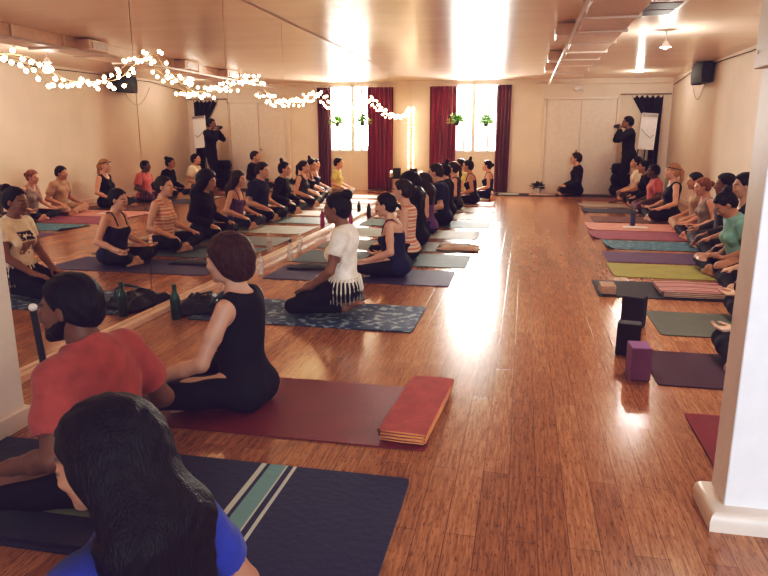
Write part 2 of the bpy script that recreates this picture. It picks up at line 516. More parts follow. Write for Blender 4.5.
def top_garment(kind, fig, h, mat, parent, name, loose=.012, hem=-.03, fold=.0022):
    P, _, _, _, J = fig
    at = J['at']; T = [p for p in P if p.tag == 'torso']
    nb, up, fw, lf, sh, pel = J['nb'], J['up'], J['fw'], J['lf'], J['sh'], J['pel']
    off = loose; holes = []; prims = list(T)
    zc = lambda X, Y, Z: (pel[2] + hem) - Z
    cuts = [zc]
    dz = lambda X, Y, Z: (X - pel[0]) * up[0] + (Y - pel[1]) * up[1] + (Z - pel[2]) * up[2]
    if kind in ('tshirt', 'long', 'cap'):
        fr = {'tshirt': 1.0, 'long': 1.0, 'cap': .85}[kind]
        for p in P:
            if p.tag == 'uarm': prims.append(clip_cap(p, fr, .006))
            if p.tag == 'uarm2':
                if kind == 'tshirt': prims.append(clip_cap(p, .25, .008))
                if kind == 'long': prims.append(p)
            if p.tag == 'farm' and kind == 'long': prims.append(clip_cap(p, .98))
        if kind != 'long':
            # flat sleeve end: a plane at right angles to the arm
            fl = {'tshirt': .60, 'cap': .42}[kind]
            for q in (1, -1):
                e = J['arm'][q][0]; c = sh[q] + (e - sh[q]) * fl; d = unit(e - sh[q])
                holes.append(Cap(c + d * .075, c + d * .30, .075, .06, .003))
        holes.append(Ell(nb + up * .045 + fw * .02, (.078, .078, .06), None, .01))
    elif kind == 'tank':
        holes.append(Ell(nb + up * .03 + fw * .055, (.095, .085, .115), None, .01))
        holes.append(Ell(nb + up * .055 - fw * .03, (.08, .085, .09), None, .01))
        for q in (1, -1):
            holes.append(Ell(sh[q] + lf * q * .042 - up * .03, (.15, .062, .115), None, .015))
    elif kind == 'strappy':
        cuts.append(lambda X, Y, Z: dz(X, Y, Z) - .335 - .02 * np.cos(((X - pel[0]) * fw[0]) * 20))
        for q in (1, -1):
            holes.append(Ell(sh[q] + lf * q * .035 - up * .055, (.13, .05, .10), None, .015))
    elif kind == 'bra':
        cuts.append(lambda X, Y, Z: .19 - dz(X, Y, Z))
        cuts.append(lambda X, Y, Z: dz(X, Y, Z) - .34)
    D = volume_mesh(prims, h, off, cuts, holes, fold)
    o = mesh_object(name, D, mat, parent)
    if kind in ('strappy', 'bra'):
        m = MB()
        for q in (1, -1):
            pts = [at(.098, q * .075, .30), at(.088, q * .085, .36), at(.065, q * .092, .425), at(.02, q * .092, .482), at(-.035, q * .088, .485),
                   at(-.082, q * .075, .43), at(-.10, q * .06, .36), at(-.105, q * .055, .30)]
            m.tube(pts, .0075 if kind == 'strappy' else .012, 6)
        m.build('shoulder_strap', mat, o, smooth=True)
    return o

def pants(fig, h, mat, parent, name='leggings', loose=.009, waist=.075, length=.93, fold=.0018):
    P, _, _, _, J = fig
    up, pel = J['up'], J['pel']
    prims = []
    for p in P:
        if p.tag == 'torso': 
            if len(prims) < 5: prims.append(p)
    for p in P:
        if p.tag == 'thigh': prims.append(p)
    sh = [p for p in P if p.tag == 'shin']
    for i, p in enumerate(sh):
        prims.append(p if i % 2 == 0 else clip_cap(p, length))
    wc = lambda X, Y, Z: (X - pel[0]) * up[0] + (Y - pel[1]) * up[1] + (Z - pel[2]) * up[2] - waist
    zc = lambda X, Y, Z: .004 - Z
    D = volume_mesh(prims, h, loose, [wc, zc], (), fold, 17)
    return mesh_object(name, D, mat, parent)

def hair(fig, h, mat, parent, style='short', vol=1.0, name='hair', tie=None):
    J = fig[4]; Rh, H = J['Rh'], J['H']
    tied = style in ('bun', 'lowbun', 'topknot', 'tail', 'stub')
    a = (.009 if tied else .011) + .016 * (vol - 1)
    P = [Ell(H(-.018, 0, .034), (.102 + a, .079 + a, .090 + a), Rh, .02),
         Ell(H(-.045, 0, -.015), (.068 + a, .068 + a, .072 + a * .6), Rh, .03)]
    holes = []
    face = lambda X, Y, Z: None
    R = Rh; c = J['hc']
    def lx(X, Y, Z): return (X - c[0]) * R[0, 0] + (Y - c[1]) * R[1, 0] + (Z - c[2]) * R[2, 0]
    def ly(X, Y, Z): return (X - c[0]) * R[0, 1] + (Y - c[1]) * R[1, 1] + (Z - c[2]) * R[2, 1]
    def lz(X, Y, Z): return (X - c[0]) * R[0, 2] + (Y - c[1]) * R[1, 2] + (Z - c[2]) * R[2, 2]
    long_ = style in ('long', 'bob', 'loose')
    drop = .03 if long_ else .0
    def cut(X, Y, Z):
        x, y, z = lx(X, Y, Z), ly(X, Y, Z), lz(X, Y, Z)
        d = x * .86 - z * .52 - .012 - drop * .4 + .006 * np.sin(y * 160)
        return np.minimum(d, z + .12) if style == 'long' else d
    cuts = [cut]
    if tied or style == 'short':
        holes = [Ell(H(.004, q * .098, -.012), (.024, .032, .036), Rh, .008) for q in (-1, 1)]
    if style == 'short': cuts.append(lambda X, Y, Z: -(lz(X, Y, Z) + .062 - .5 * (lx(X, Y, Z) + .06)))
    extra = []
    if style == 'bun': extra = [Ell(H(-.105, 0, .098), (.047, .05, .045), Rh, .012)]
    if style == 'lowbun': extra = [Ell(H(-.135, 0, .01), (.038, .046, .042), Rh, .012)]
    if style == 'topknot': extra = [Cap(H(-.06, 0, .12), H(-.075, 0, .165), .036, .03, .012)]
    if style == 'tail': extra = [Cap(H(-.115, 0, .045), H(-.145, 0, .0), .026, .03, .02), Cap(H(-.145, 0, .0), H(-.15, 0, -.12), .03, .026, .02), Cap(H(-.15, 0, -.12), H(-.135, .01, -.20), .026, .010, .02)]
    if style == 'stub': extra = [Cap(H(-.115, 0, .0), H(-.15, 0, -.035), .024, .016, .02), Cap(H(-.15, 0, -.035), H(-.165, 0, -.075), .017, .006, .01)]
    if style == 'bob':
        P += [Ell(H(-.032, 0, .012), (.104 * vol, .090 * vol, .112 * vol), Rh, .03), Ell(H(-.075, 0, -.06), (.052, .07, .05), Rh, .03)]
        cuts.append(lambda X, Y, Z: -(lz(X, Y, Z) + .115))
    if style in ('long', 'loose'):
        b = J['nb'] - J['fw'] * (.098 if style == 'long' else .075)
        ln = .30 if style == 'long' else .16
        P.append(Ell(H(-.03, 0, .015), (.112 * vol, .10 * vol, .115 * vol), Rh, .03))
        for i in range(-3, 4):
            g = .60 if style == 'long' else 1.0
            s0 = H(-.06 + .012 * abs(i), i * .030 * g, -.01); s1 = b + J['lf'] * i * .036 * g * vol + J['up'] * (.03 - .008 * abs(i)); s2 = s1 - J['up'] * ln + J['lf'] * i * .006 - J['fw'] * .02
            extra += [Cap(s0, s1, .058, .056, .04), Cap(s1, s2, .054, .018 + .004 * (3 - abs(i)), .03)]
        if style == 'long':
            for e_ in extra: e_.k = .05
            P += extra; extra = []
            for q in ():
                extra += [Cap(H(-.01, q * .085, .0), H(-.02, q * .092, -.10), .026, .024, .03), Cap(H(-.02, q * .092, -.10), J['sh'][q] * .45 + J['nb'] * .55 + J['fw'] * .03, .024, .022, .02)]
    base = volume_mesh(P, h, 0, cuts, holes, .0022, 60, round_cut=.016)
    o = mesh_object(name, base, mat, parent)
    if extra:
        e = volume_mesh(extra, h, 0, (), (), .0028 if h < .009 else 0, 55)
        # a knot or tail is gathered from the same hair: join it into the hair mesh
        t = mesh_object('tmp', e, mat)
        bm = bmesh.new(); bm.from_mesh(o.data); bm.from_mesh(t.data); bm.to_mesh(o.data); bm.free()
        o.data.polygons.foreach_set('use_smooth', [True] * len(o.data.polygons))
        me = t.data; bpy.data.objects.remove(t); bpy.data.meshes.remove(me)
    return o

PEOPLE = {}
def person(key, loc, face, label, skin_m, hair_m, group, h=.009, top=('tshirt', None, 't_shirt', {}), bottom=('leggings', None, {}),
           hstyle='short', hvol=1.0, headband=None, beard=None, scale=1.0, **fk):
    """face: heading in degrees (180 looks at the mirrors)"""
    fig = figure(s=scale, **fk)
    body = body_mesh('person', fig, h, skin_m)
    tag(body, label, 'person', group)
    if top[1]:
        top_garment(top[0], fig, h, top[1], body, top[2], **(top[3] if len(top) > 3 else {}))
    if bottom[1]:
        pants(fig, h, bottom[1], body, bottom[0], **(bottom[2] if len(bottom) > 2 else {}))
    hair(fig, h, hair_m, body, hstyle, hvol)
    J = fig[4]; H = J['H']
    if headband:
        m = MB(); pts = [H(-.018 + .119 * cos(a), .096 * sin(a), .052 + .022 * cos(a)) for a in np.linspace(0, 2 * pi, 33)]
        m.tube(pts, .0075, 6); m.build('headband', headband, body, smooth=True)
    if beard:
        c, R = J['hc'], J['Rh']
        P = [Ell(H(.030, 0, -.066), (.063, .057, .050), R, .02), Ell(H(.073, 0, -.096), (.026, .03, .024), R, .02), Cap(H(.0, .06, -.03), H(.035, .05, -.075), .018, None, .02), Cap(H(.0, -.06, -.03), H(.035, -.05, -.075), .018, None, .02)]
        def bc(X, Y, Z):
            x = (X - c[0]) * R[0, 0] + (Y - c[1]) * R[1, 0] + (Z - c[2]) * R[2, 0]; z = (X - c[0]) * R[0, 2] + (Y - c[1]) * R[1, 2] + (Z - c[2]) * R[2, 2]
            return z + .040 - np.clip(-(x - .02), 0, 1) * .9
        hole = [Ell(H(.098, 0, -.058), (.022, .026, .011), R, .004)]
        mesh_object('beard', volume_mesh(P, min(h, .006), 0, [bc], hole, .001, 60), hair_m, body)
    body.location = loc; body.rotation_euler = (0, 0, rad(face)); body.scale = (scale,) * 3
    PEOPLE[key] = (body, fig)
    return body, fig
# ------------------------------------------------------------------ camera
f_px, pitch, yaw = 660.0, rad(12.97), rad(11.76)
cam = bpy.data.cameras.new('camera'); cam.lens = 36 * f_px / 768; cam.sensor_width = 36; cam.clip_start = .05
camo = bpy.data.objects.new('camera', cam); COL.objects.link(camo)
camo.location = (0, 0, 1.34)
camo.rotation_euler = Vector((-sin(yaw) * cos(pitch), cos(yaw) * cos(pitch), -sin(pitch))).to_track_quat('-Z', 'Y').to_euler()
bpy.context.scene.camera = camo

# ------------------------------------------------------------------ setting
def floor_material():
    m = bpy.data.materials.new('strand_plank_floor'); m.use_nodes = True
    nt = m.node_tree; N = nt.nodes; Lk = nt.links; b = N['Principled BSDF']
    tc = N.new('ShaderNodeTexCoord')
    sep = N.new('ShaderNodeSeparateXYZ'); Lk.new(tc.outputs['Object'], sep.inputs[0])
    sw = N.new('ShaderNodeCombineXYZ'); Lk.new(sep.outputs[1], sw.inputs[0]); Lk.new(sep.outputs[0], sw.inputs[1])
    br = N.new('ShaderNodeTexBrick')
    br.offset = .37; br.offset_frequency = 2
    br.inputs['Scale'].default_value = 1.0
    br.inputs['Brick Width'].default_value = 1.25; br.inputs['Row Height'].default_value = .104
    br.inputs['Mortar Size'].default_value = .0015; br.inputs['Mortar Smooth'].default_value = .2
    br.inputs['Color1'].default_value = (0, 0, 0, 1); br.inputs['Color2'].default_value = (1, 1, 1, 1); br.inputs['Mortar'].default_value = (.5, .5, .5, 1)
    Lk.new(sw.outputs[0], br.inputs['Vector'])
    # plank tone
    cr = N.new('ShaderNodeValToRGB')
    cr.color_ramp.elements[0].color = (.37, .158, .078, 1); cr.color_ramp.elements[1].color = (.52, .25, .128, 1)
    Lk.new(br.outputs['Color'], cr.inputs[0])
    # long grain streaks and short dark flecks
    mp = N.new('ShaderNodeMapping'); mp.inputs['Scale'].default_value = (38, 2.6, 1); Lk.new(tc.outputs['Object'], mp.inputs[0])
    n1 = N.new('ShaderNodeTexNoise'); n1.inputs['Scale'].default_value = 2.2; n1.inputs['Detail'].default_value = 7; n1.inputs['Roughness'].default_value = .7; Lk.new(mp.outputs[0], n1.inputs['Vector'])
    c1 = N.new('ShaderNodeValToRGB'); c1.color_ramp.elements[0].position = .36; c1.color_ramp.elements[1].position = .62
    c1.color_ramp.elements[0].color = (.55, .50, .46, 1); c1.color_ramp.elements[1].color = (1.12, 1.12, 1.12, 1); Lk.new(n1.outputs['Fac'], c1.inputs[0])
    mp2 = N.new('ShaderNodeMapping'); mp2.inputs['Scale'].default_value = (120, 16, 1); Lk.new(tc.outputs['Object'], mp2.inputs[0])
    n2 = N.new('ShaderNodeTexNoise'); n2.inputs['Scale'].default_value = 1.4; n2.inputs['Detail'].default_value = 3; Lk.new(mp2.outputs[0], n2.inputs['Vector'])
    c2 = N.new('ShaderNodeValToRGB'); c2.color_ramp.elements[0].position = .33; c2.color_ramp.elements[1].position = .43
    c2.color_ramp.elements[0].color = (.38, .30, .27, 1); c2.color_ramp.elements[1].color = (1, 1, 1, 1); Lk.new(n2.outputs['Fac'], c2.inputs[0])
    def mul(a, c, f=1.0):
        x = N.new('ShaderNodeMix'); x.data_type = 'RGBA'; x.blend_type = 'MULTIPLY'; x.inputs[0].default_value = f
        Lk.new(a, x.inputs[6]); Lk.new(c, x.inputs[7]); return x.outputs[2]
    col = mul(mul(cr.outputs[0], c1.outputs[0]), c2.outputs[0], .8)
    inv = N.new('ShaderNodeMix'); inv.data_type = 'RGBA'; inv.inputs[7].default_value = (.16, .065, .03, 1)
    Lk.new(br.outputs['Fac'], inv.inputs[0]); Lk.new(col, inv.inputs[6])
    Lk.new(inv.outputs[2], b.inputs['Base Color'])
    rr = N.new('ShaderNodeMapRange'); rr.inputs['To Min'].default_value = .13; rr.inputs['To Max'].default_value = .23
    Lk.new(n1.outputs['Fac'], rr.inputs['Value']); Lk.new(rr.outputs[0], b.inputs['Roughness'])
    bp = N.new('ShaderNodeBump'); bp.inputs['Strength'].default_value = .12; bp.inputs['Distance'].default_value = .004; bp.invert = True
    Lk.new(br.outputs['Fac'], bp.inputs['Height'])
    b2 = N.new('ShaderNodeBump'); b2.inputs['Strength'].default_value = .06; b2.inputs['Distance'].default_value = .004
    Lk.new(n1.outputs['Fac'], b2.inputs['Height']); Lk.new(bp.outputs[0], b2.inputs['Normal'])
    Lk.new(b2.outputs[0], b.inputs['Normal'])
    b.inputs['Specular IOR Level'].default_value = .5
    return m

def wall_material(name, color, rough=.75, blocks=False):
    m = material(name, color, rough=rough, var=.05, scale=1.7, bump=.12, bscale=60)
    if blocks:
        nt = m.node_tree; N = nt.nodes
        tc = N.new('ShaderNodeTexCoord'); s = N.new('ShaderNodeSeparateXYZ'); nt.links.new(tc.outputs['Object'], s.inputs[0])
        c = N.new('ShaderNodeCombineXYZ'); nt.links.new(s.outputs[1], c.inputs[0]); nt.links.new(s.outputs[2], c.inputs[1])
        br = N.new('ShaderNodeTexBrick'); br.inputs['Scale'].default_value = 1; br.inputs['Brick Width'].default_value = .4; br.inputs['Row Height'].default_value = .2
        br.inputs['Mortar Size'].default_value = .006; nt.links.new(c.outputs[0], br.inputs['Vector'])
        bp = N.new('ShaderNodeBump'); bp.inputs['Strength'].default_value = .25; bp.inputs['Distance'].default_value = .004; bp.invert = True
        nt.links.new(br.outputs['Fac'], bp.inputs['Height'])
        nt.links.new(bp.outputs[0], N['Principled BSDF'].inputs['Normal'])
    return m

WALL = wall_material('cream_wall', (.80, .68, .57))
WALLB = wall_material('cream_block_wall', (.80, .67, .56), blocks=True)
CEILM = material('glossy_cream_ceiling', (.86, .69, .56), rough=.23, var=.05, scale=1.2, bump=.35, bscale=2.2, stretch=(.5, 2.2, 1), spec=.6)
TRIM = material('white_trim', (.80, .68, .58), rough=.4, var=.04, bump=.03)
WHITE = material('white_paint', (.86, .80, .76), rough=.45, var=.04, bump=.03)
DOORM = material('cream_door', (.80, .69, .59), rough=.5, var=.04, bump=.04)
DARK = material('black_plastic', (.02, .018, .025), rough=.65, var=.2, bump=.05)
GREYM = material('grey_metal', (.35, .3, .28), rough=.35, metal=.7, var=.1, bump=.03)
CHROME = material('steel', (.7, .68, .66), rough=.2, metal=1, var=.05, bump=0)

def struct(o, label=None):
    o['kind'] = 'structure'
    if label: o['label'] = label
    return o

m = MB(); m.box(LEFT, RIGHT, FRONT, BACK, -.08, 0); struct(m.build('floor', floor_material()))
m = MB(); m.box(LEFT - .1, RIGHT + .1, FRONT - .1, BACK + .15, CEIL, CEIL + .1); struct(m.build('ceiling', CEILM))
m = MB(); m.box(LEFT - .12, LEFT, FRONT, BACK, 0, CEIL); struct(m.build('wall_left', WALLB))
m = MB(); m.box(RIGHT, RIGHT + .12, FRONT, BACK, 0, CEIL); struct(m.build('wall_right', WALL))
WX0, WX1, WZ0, WZ1 = -1.66, -.62, .95, 2.56
m = MB()
m.box(LEFT, WX0, BACK, BACK + .14, 0, CEIL); m.box(WX1, RIGHT, BACK, BACK + .14, 0, CEIL)
m.box(WX0, WX1, BACK, BACK + .14, 0, WZ0); m.box(WX0, WX1, BACK, BACK + .14, WZ1, CEIL)
struct(m.build('wall_back', WALL))
# wall behind the photographer, with an opening for daylight on its right
m = MB(); m.box(LEFT, 1.0, FRONT - .12, FRONT, 0, CEIL); m.box(1.0, RIGHT, FRONT - .12, FRONT, 0, .7); m.box(1.0, RIGHT, FRONT - .12, FRONT, 2.3, CEIL)
struct(m.build('wall_front', WALL))
# nearby wall end on the left and the white column on the right
m = MB(); m.box(LEFT, -2.27, FRONT, 2.52, 0, CEIL); struct(m.build('wall_near_left', WALL))
m = MB(); m.box(-2.27, -2.245, FRONT, 2.52, 0, .09, .004); m.box(LEFT + .03, -2.245, 2.52, 2.54, 0, .09, .004); struct(m.build('baseboard_left', TRIM))
COLM = material('white_column_paint', (.86, .85, .86), rough=.5, var=.03, bump=.05)
m = MB(); m.box(.742, 1.30, 2.285, 2.447, 0, CEIL, .006); struct(m.build('wall_column', COLM), 'white square column near the camera')
m = MB()
prof = [(0, 0), (.052, 0), (.054, .035), (.048, .058), (.032, .070), (.012, .076), (0, .078)]
loop = [(.742, 2.447), (.742, 2.285), (1.30, 2.285), (1.30, 2.447)]
rings = []
for (o_, z_) in prof:
    rings.append([m.bm.verts.new((x + (-o_ if x < 1 else o_), y + (o_ * .5 if y > 2.4 else -o_), z_)) for x, y in loop])
for a, b_ in zip(rings, rings[1:]):
    for k in range(4):
        m.bm.faces.new((a[k], a[(k + 1) % 4], b_[(k + 1) % 4], b_[k]))
struct(m.build('baseboard_column', TRIM, smooth='auto'))
m = MB(); m.box(-.25, RIGHT, BACK - .018, BACK, 0, .07, .003); m.box(LEFT, WX0 - .6, BACK - .018, BACK, 0, .07, .003); struct(m.build('baseboard_back', TRIM))
m = MB(); m.box(RIGHT - .018, RIGHT, 2.6, BACK - .02, 0, .09, .003); struct(m.build('baseboard_right', TRIM))
m = MB(); m.box(MX, MX + .055, 2.56, BACK, 0, .045, .004); struct(m.build('trim_1', material('curb_wood', (.75, .52, .38), rough=.35, var=.1, stretch=(8, .6, 8))), 'low pale curb along the foot of the mirrors')

# mirrors: nine tall sheets side by side
MIR = bpy.data.materials.new('mirror_glass'); MIR.use_nodes = True
mb_ = MIR.node_tree.nodes['Principled BSDF']
mb_.inputs['Metallic'].default_value = 1; mb_.inputs['Roughness'].default_value = .008
nt = MIR.node_tree; tc = nt.nodes.new('ShaderNodeTexCoord'); nz = nt.nodes.new('ShaderNodeTexNoise'); nz.inputs['Scale'].default_value = 1.2
cr = nt.nodes.new('ShaderNodeValToRGB'); cr.color_ramp.elements[0].color = (.95, .89, .82, 1); cr.color_ramp.elements[1].color = (.97, .92, .86, 1)
nt.links.new(tc.outputs['Object'], nz.inputs['Vector']); nt.links.new(nz.outputs['Fac'], cr.inputs[0]); nt.links.new(cr.outputs[0], mb_.inputs['Base Color'])
seams = [2.56, 4.42, 5.93, 7.44, 8.95, 10.46, 11.97, 13.48, 14.99, 16.39]
where = ['nearest the camera, behind the man in the red shirt', 'second along, reflecting the woman in the fringed white shirt', 'third along, above the clear water bottles', 'fourth along, above the beige mat end',
         'fifth along, above the pink bottle', 'sixth along the wall', 'seventh along, above the black bottle', 'second from the back corner', 'in the far corner by the red curtain']
for i in range(9):
    m = MB(); m.box(MX - .006, MX, seams[i] + .003, seams[i + 1] - .003, .046, CEIL - .01)
    o = m.build('wall_mirror', MIR)
    tag(o, 'tall mirror sheet ' + where[i], 'mirror', 'mirror sheets along the left wall'); rebase(o, (MX, seams[i], 0))

# window in the back wall: frame, mullion, glass and a glowing backdrop added beyond
fr = MB()
fr.box(WX0, WX1, BACK - .01, BACK + .09, WZ0, WZ0 + .05, .004); fr.box(WX0, WX1, BACK + .02, BACK + .09, WZ1 - .05, WZ1, .004)
for x in (WX0, WX1 - .05, -1.27): fr.box(x, x + (.05 if x != -1.27 else .09), BACK + .02, BACK + .09, WZ0, WZ1, .004)
for x in (-1.47, -.90): fr.box(x, x + .045, BACK + .03, BACK + .08, WZ0 + .03, WZ1 - .03, .003)
win = struct(fr.build('window_1', WHITE))
GL = bpy.data.materials.new('clear_glass'); GL.use_nodes = True
nt = GL.node_tree; nt.nodes.clear()
out = nt.nodes.new('ShaderNodeOutputMaterial'); mix = nt.nodes.new('ShaderNodeMixShader'); tr = nt.nodes.new('ShaderNodeBsdfTransparent'); gg = nt.nodes.new('ShaderNodeBsdfGlossy')
lw = nt.nodes.new('ShaderNodeLayerWeight'); lw.inputs[0].default_value = .25; gg.inputs['Roughness'].default_value = .03
nt.links.new(lw.outputs['Fresnel'], mix.inputs[0]); nt.links.new(tr.outputs[0], mix.inputs[1]); nt.links.new(gg.outputs[0], mix.inputs[2]); nt.links.new(mix.outputs[0], out.inputs[0])
m = MB(); m.box(WX0 + .04, WX1 - .04, BACK + .052, BACK + .056, WZ0 + .04, WZ1 - .04); m.build('window_pane', GL, win)
fo = MB(); fo.box(-4, 2.5, BACK + 2.5, BACK + 2.6, -1, 1.55); 
backdrop = struct(fo.build('wall_glow_backdrop', material('glowing_backdrop', (.9, .9, .88), rough=.9, var=.15, scale=3, emit=(1, .97, .93), estr=2.6)))  # emissive sheet added outside so the panes blow out white

# curtains: pleated maroon panels hanging from a rod
def curtain(x0, x1, z0, z1, y, n, mat, label, name='curtain', amp=.035, scallop=0):
    W_ = x1 - x0
    def fpt(u, v):
        x = x0 + W_ * u; g = 1 + .25 * sin(5 * v + 9 * u)
        dy = amp * g * sin(2 * pi * n * u + .5 * sin(3 * v)) + .006 * sin(31 * u + 8 * v)
        z = z1 + (z0 - z1) * v
        if scallop: z -= scallop * (1 - v) * abs(sin(pi * 6 * u))
        return Vector((x + .012 * sin(2.2 * pi * n * u + v), y + dy, z))
    m = MB(); m.grid(fpt, n * 10, 24)
    o = m.build(name, mat, smooth=True, solid=.004)
    return tag(o, label, 'curtain', 'maroon curtains at the back window')
MAR = fabric('maroon_velvet', (.19, .012, .045), sheen=.5, var=.3, scale=3, stretch=(6, 1, .3))
MARD = fabric('dark_maroon_velvet', (.10, .012, .035), sheen=.4, var=.3, scale=3, stretch=(6, 1, .3))
curtain(-2.27, -1.62, .03, 2.49, BACK - .09, 6, MAR, 'bright maroon floor-length curtain on the left of the window')
curtain(-.69, -.36, .02, 2.50, BACK - .09, 4, MARD, 'dark maroon floor-length curtain on the right of the window')
cr_ = MB(); cr_.tube([(-2.35, BACK - .09, 2.515), (-.30, BACK - .09, 2.515)], .011)
for x in (-2.33, -.32): cr_.sphere((x, BACK - .09, 2.515), .02)
for x in (-2.2, -.5): cr_.tube([(x, BACK - .09, 2.515), (x, BACK, 2.53)], .008)
tag(cr_.build('curtain_rod', WHITE, smooth=True), 'thin curtain rod above the bright back window', 'rod')

# double doors on the back wall
dr = struct(MB().box(.40, .46, BACK - .05, BACK, 0, 2.2, .004).box(2.03, 2.09, BACK - .05, BACK, 0, 2.2, .004).box(.40, 2.09, BACK - .05, BACK, 2.16, 2.22, .004).build('door_1', TRIM))
for x0, x1, hx in ((.467, 1.234, 1.19), (1.256, 2.023, None)):
    d_ = MB().box(x0, x1, BACK - .022, BACK - .002, .012, 2.155, .003).build('door_leaf', DOORM, dr)
    if hx is None: continue
    k_ = MB().lathe([(.010, 0), (.010, .03), (.022, .036), (.025, .05), (.018, .06), (.001, .062)], (hx, 0, 1.0), 14, 'y')
    k_.xf(Matrix.Translation((0, BACK - .022, 0)) @ Matrix.Scale(-1, 4, (0, 1, 0))); k_.build('knob', GREYM, d_, smooth=True)

# hanging plants in the window
LEAF = material('fresh_leaf', (.16, .34, .06), rough=.5, var=.4, scale=30, bump=.1)
POT = material('dark_pot', (.05, .05, .045), rough=.6, var=.2)
def leafy(m, c, n, r, up=.6, size=.05, droop=.0):
    for i in range(n):
        a = random.uniform(0, 2 * pi); e = random.uniform(.05, 1.2) * up
        d = Vector((cos(a) * cos(e), sin(a) * cos(e), sin(e) - droop * random.random())); L = r * random.uniform(.45, 1)
        p = Vector(c) + d * L; s = d.cross(Vector((0, 0, 1))).normalized() * size * random.uniform(.35, .6)
        t = d * size * random.uniform(.8, 1.3) - Vector((0, 0, .012)); k = Vector((0, 0, size * .15))
        vs = [m.bm.verts.new(v) for v in (p - t * .5, p + s - k, p + t, p - s - k)]
        vm = m.bm.verts.new(p + t * .2 + k)
        for q in range(4): m.bm.faces.new((vs[q], vs[(q + 1) % 4], vm))
        m.tube([Vector(c), p - t * .45], .0018, 4, cap=False)
    return m
def hanging_plant(x, y, z, label, sc=1.0):
    r = empty('hanging_plant', (x, y, z), 0, label, 'plant', 'hanging plants at the window')
    MB().lathe([(.045 * sc, -.10), (.062 * sc, 0), (.066 * sc, .01), (.058 * sc, .012), (.05 * sc, -.005)], n=18).build('pot', POT, r, smooth='auto')
    leafy(MB(), (0, 0, 0), 110, .20 * sc, 1.0, .07, .35).build('foliage', LEAF, r)
    m = MB()
    for k in range(3):
        a = 2 * pi * k / 3; m.tube([(.06 * cos(a) * sc, .06 * sin(a) * sc, .005), (0, 0, 2.5 - z)], .0022, 4)
    m.build('hanger_cord', DARK, r)
    t = MB(); t.tube([(0, 0, -.10), (.005, 0, -.17), (0, .004, -.24)], [.012, .008, .003], 6); t.build('trailing_root', POT, r)
hanging_plant(-1.58, BACK - .40, 1.68, 'green leafy plant in a dark pot hanging beside the left curtain')
hanging_plant(-.91, BACK - .30, 1.66, 'green leafy plant in a dark pot hanging in front of the right window panes')

# ------------------------------------------------------------------ duct, vents and lamps on the ceiling
DUCT = material('cream_duct', (.78, .60, .50), rough=.35, var=.06, bump=.05)
du = empty('ceiling_duct', (.8, 7, 2.45), 0, 'long cream boxed duct under the ceiling with ribs across it', 'duct')
def dbox(m, x0, x1, y0, y1, z0, z1, bev=.004): return m.box(x0 - .8, x1 - .8, y0 - 7, y1 - 7, z0 - 2.45, z1 - 2.45, bev)
dbox(MB(), .52, 1.02, 5.8, 13.8, 2.47, CEIL).build('duct_body', DUCT, du)
for i in range(9):
    y = 6.2 + i * .93
    dbox(MB(), .49, 1.05, y, y + .035, 2.452, CEIL, .004).build('flange', TRIM, du)
MB().tube([(.47 - .8, -1.2, .01), (.47 - .8, 8.6, .01)], .018, 8).build('side_pipe', WHITE, du, smooth=True)
for i, y in enumerate((8.3, 10.9, 12.6)):
    v = MB(); dbox(v, .30, .52, y, y + .48, 2.47, 2.60, .005); vb = v.build('vent_box', DUCT, du)
    g = MB(); dbox(g, .292, .302, y + .07, y + .41, 2.49, 2.58, .002); g.build('grille', GREYM, vb)
gr = empty('ceiling_vent', (1.22, 7.62, CEIL), 0, 'dark slotted air vent in the ceiling near the top of the photo', 'vent')
MB().box(-.24, .26, -.42, .42, -.018, 0, .004).build('vent_frame', TRIM, gr)
for i in range(2):
    MB().box(-.20, .22, -.36 + i * .38, -.03 + i * .38, -.024, -.018).build('slot', DARK, gr)

BULB = emissive('warm_bulb', (1.0, .84, .64), 9)
def ceiling_lamp(x, y, z, label, pend=True):
    r = empty('ceiling_lamp', (x, y, CEIL), 0, label, 'lamp')
    if pend:
        MB().lathe([(.04, -.015), (.045, 0)], n=16).build('canopy', WHITE, r, smooth='auto')
        MB().tube([(0, 0, 0), (0, 0, z - CEIL + .06)], .006).build('stem', WHITE, r)
        MB().lathe([(.018, .07), (.028, .05), (.06, .0), (.064, -.004), (.055, 0), (.02, .045)], (0, 0, z - CEIL), 20).build('shade', WHITE, r, smooth='auto')
        MB().sphere((0, 0, z - CEIL + .0), .03).build('bulb', BULB, r, smooth=True)
    else:
        MB().lathe([(.11, -.012), (.12, 0)], n=24).build('trim_ring', WHITE, r, smooth='auto')
        MB().lathe([(.09, -.016), (.09, -.012)], n=24).build('lens', BULB, r, smooth='auto')
    return r
ceiling_lamp(1.66, 9.2, 2.42, 'small glowing pendant lamp hanging from the ceiling')
ceiling_lamp(2.2, 14.7, 2.6, 'round flush glowing ceiling light near the back wall', False)

# emergency light and conduit at the back wall
e_ = empty('emergency_light', (1.15, BACK, 2.42), 0, 'small two-headed emergency light above the cream double doors', 'light')
MB().box(-.09, .09, -.05, 0, -.04, .03, .008).build('housing', WHITE, e_)
for q in (-1, 1): MB().lathe([(.012, 0), (.03, .03), (.03, .045), (.001, .046)], (q * .07, -.06, -.05), 14, 'x').build('lamp_head', WHITE, e_, smooth='auto')
tag(MB().tube([(.2, BACK - .02, 2.53), (1.1, BACK - .02, 2.53), (1.16, BACK - .02, 2.50), (1.3, BACK - .02, 2.50), (3.15, BACK - .02, 2.50)], .010, 8).build('conduit_pipe', TRIM, smooth=True), 'thin conduit pipe running along the top of the back wall', 'pipe')

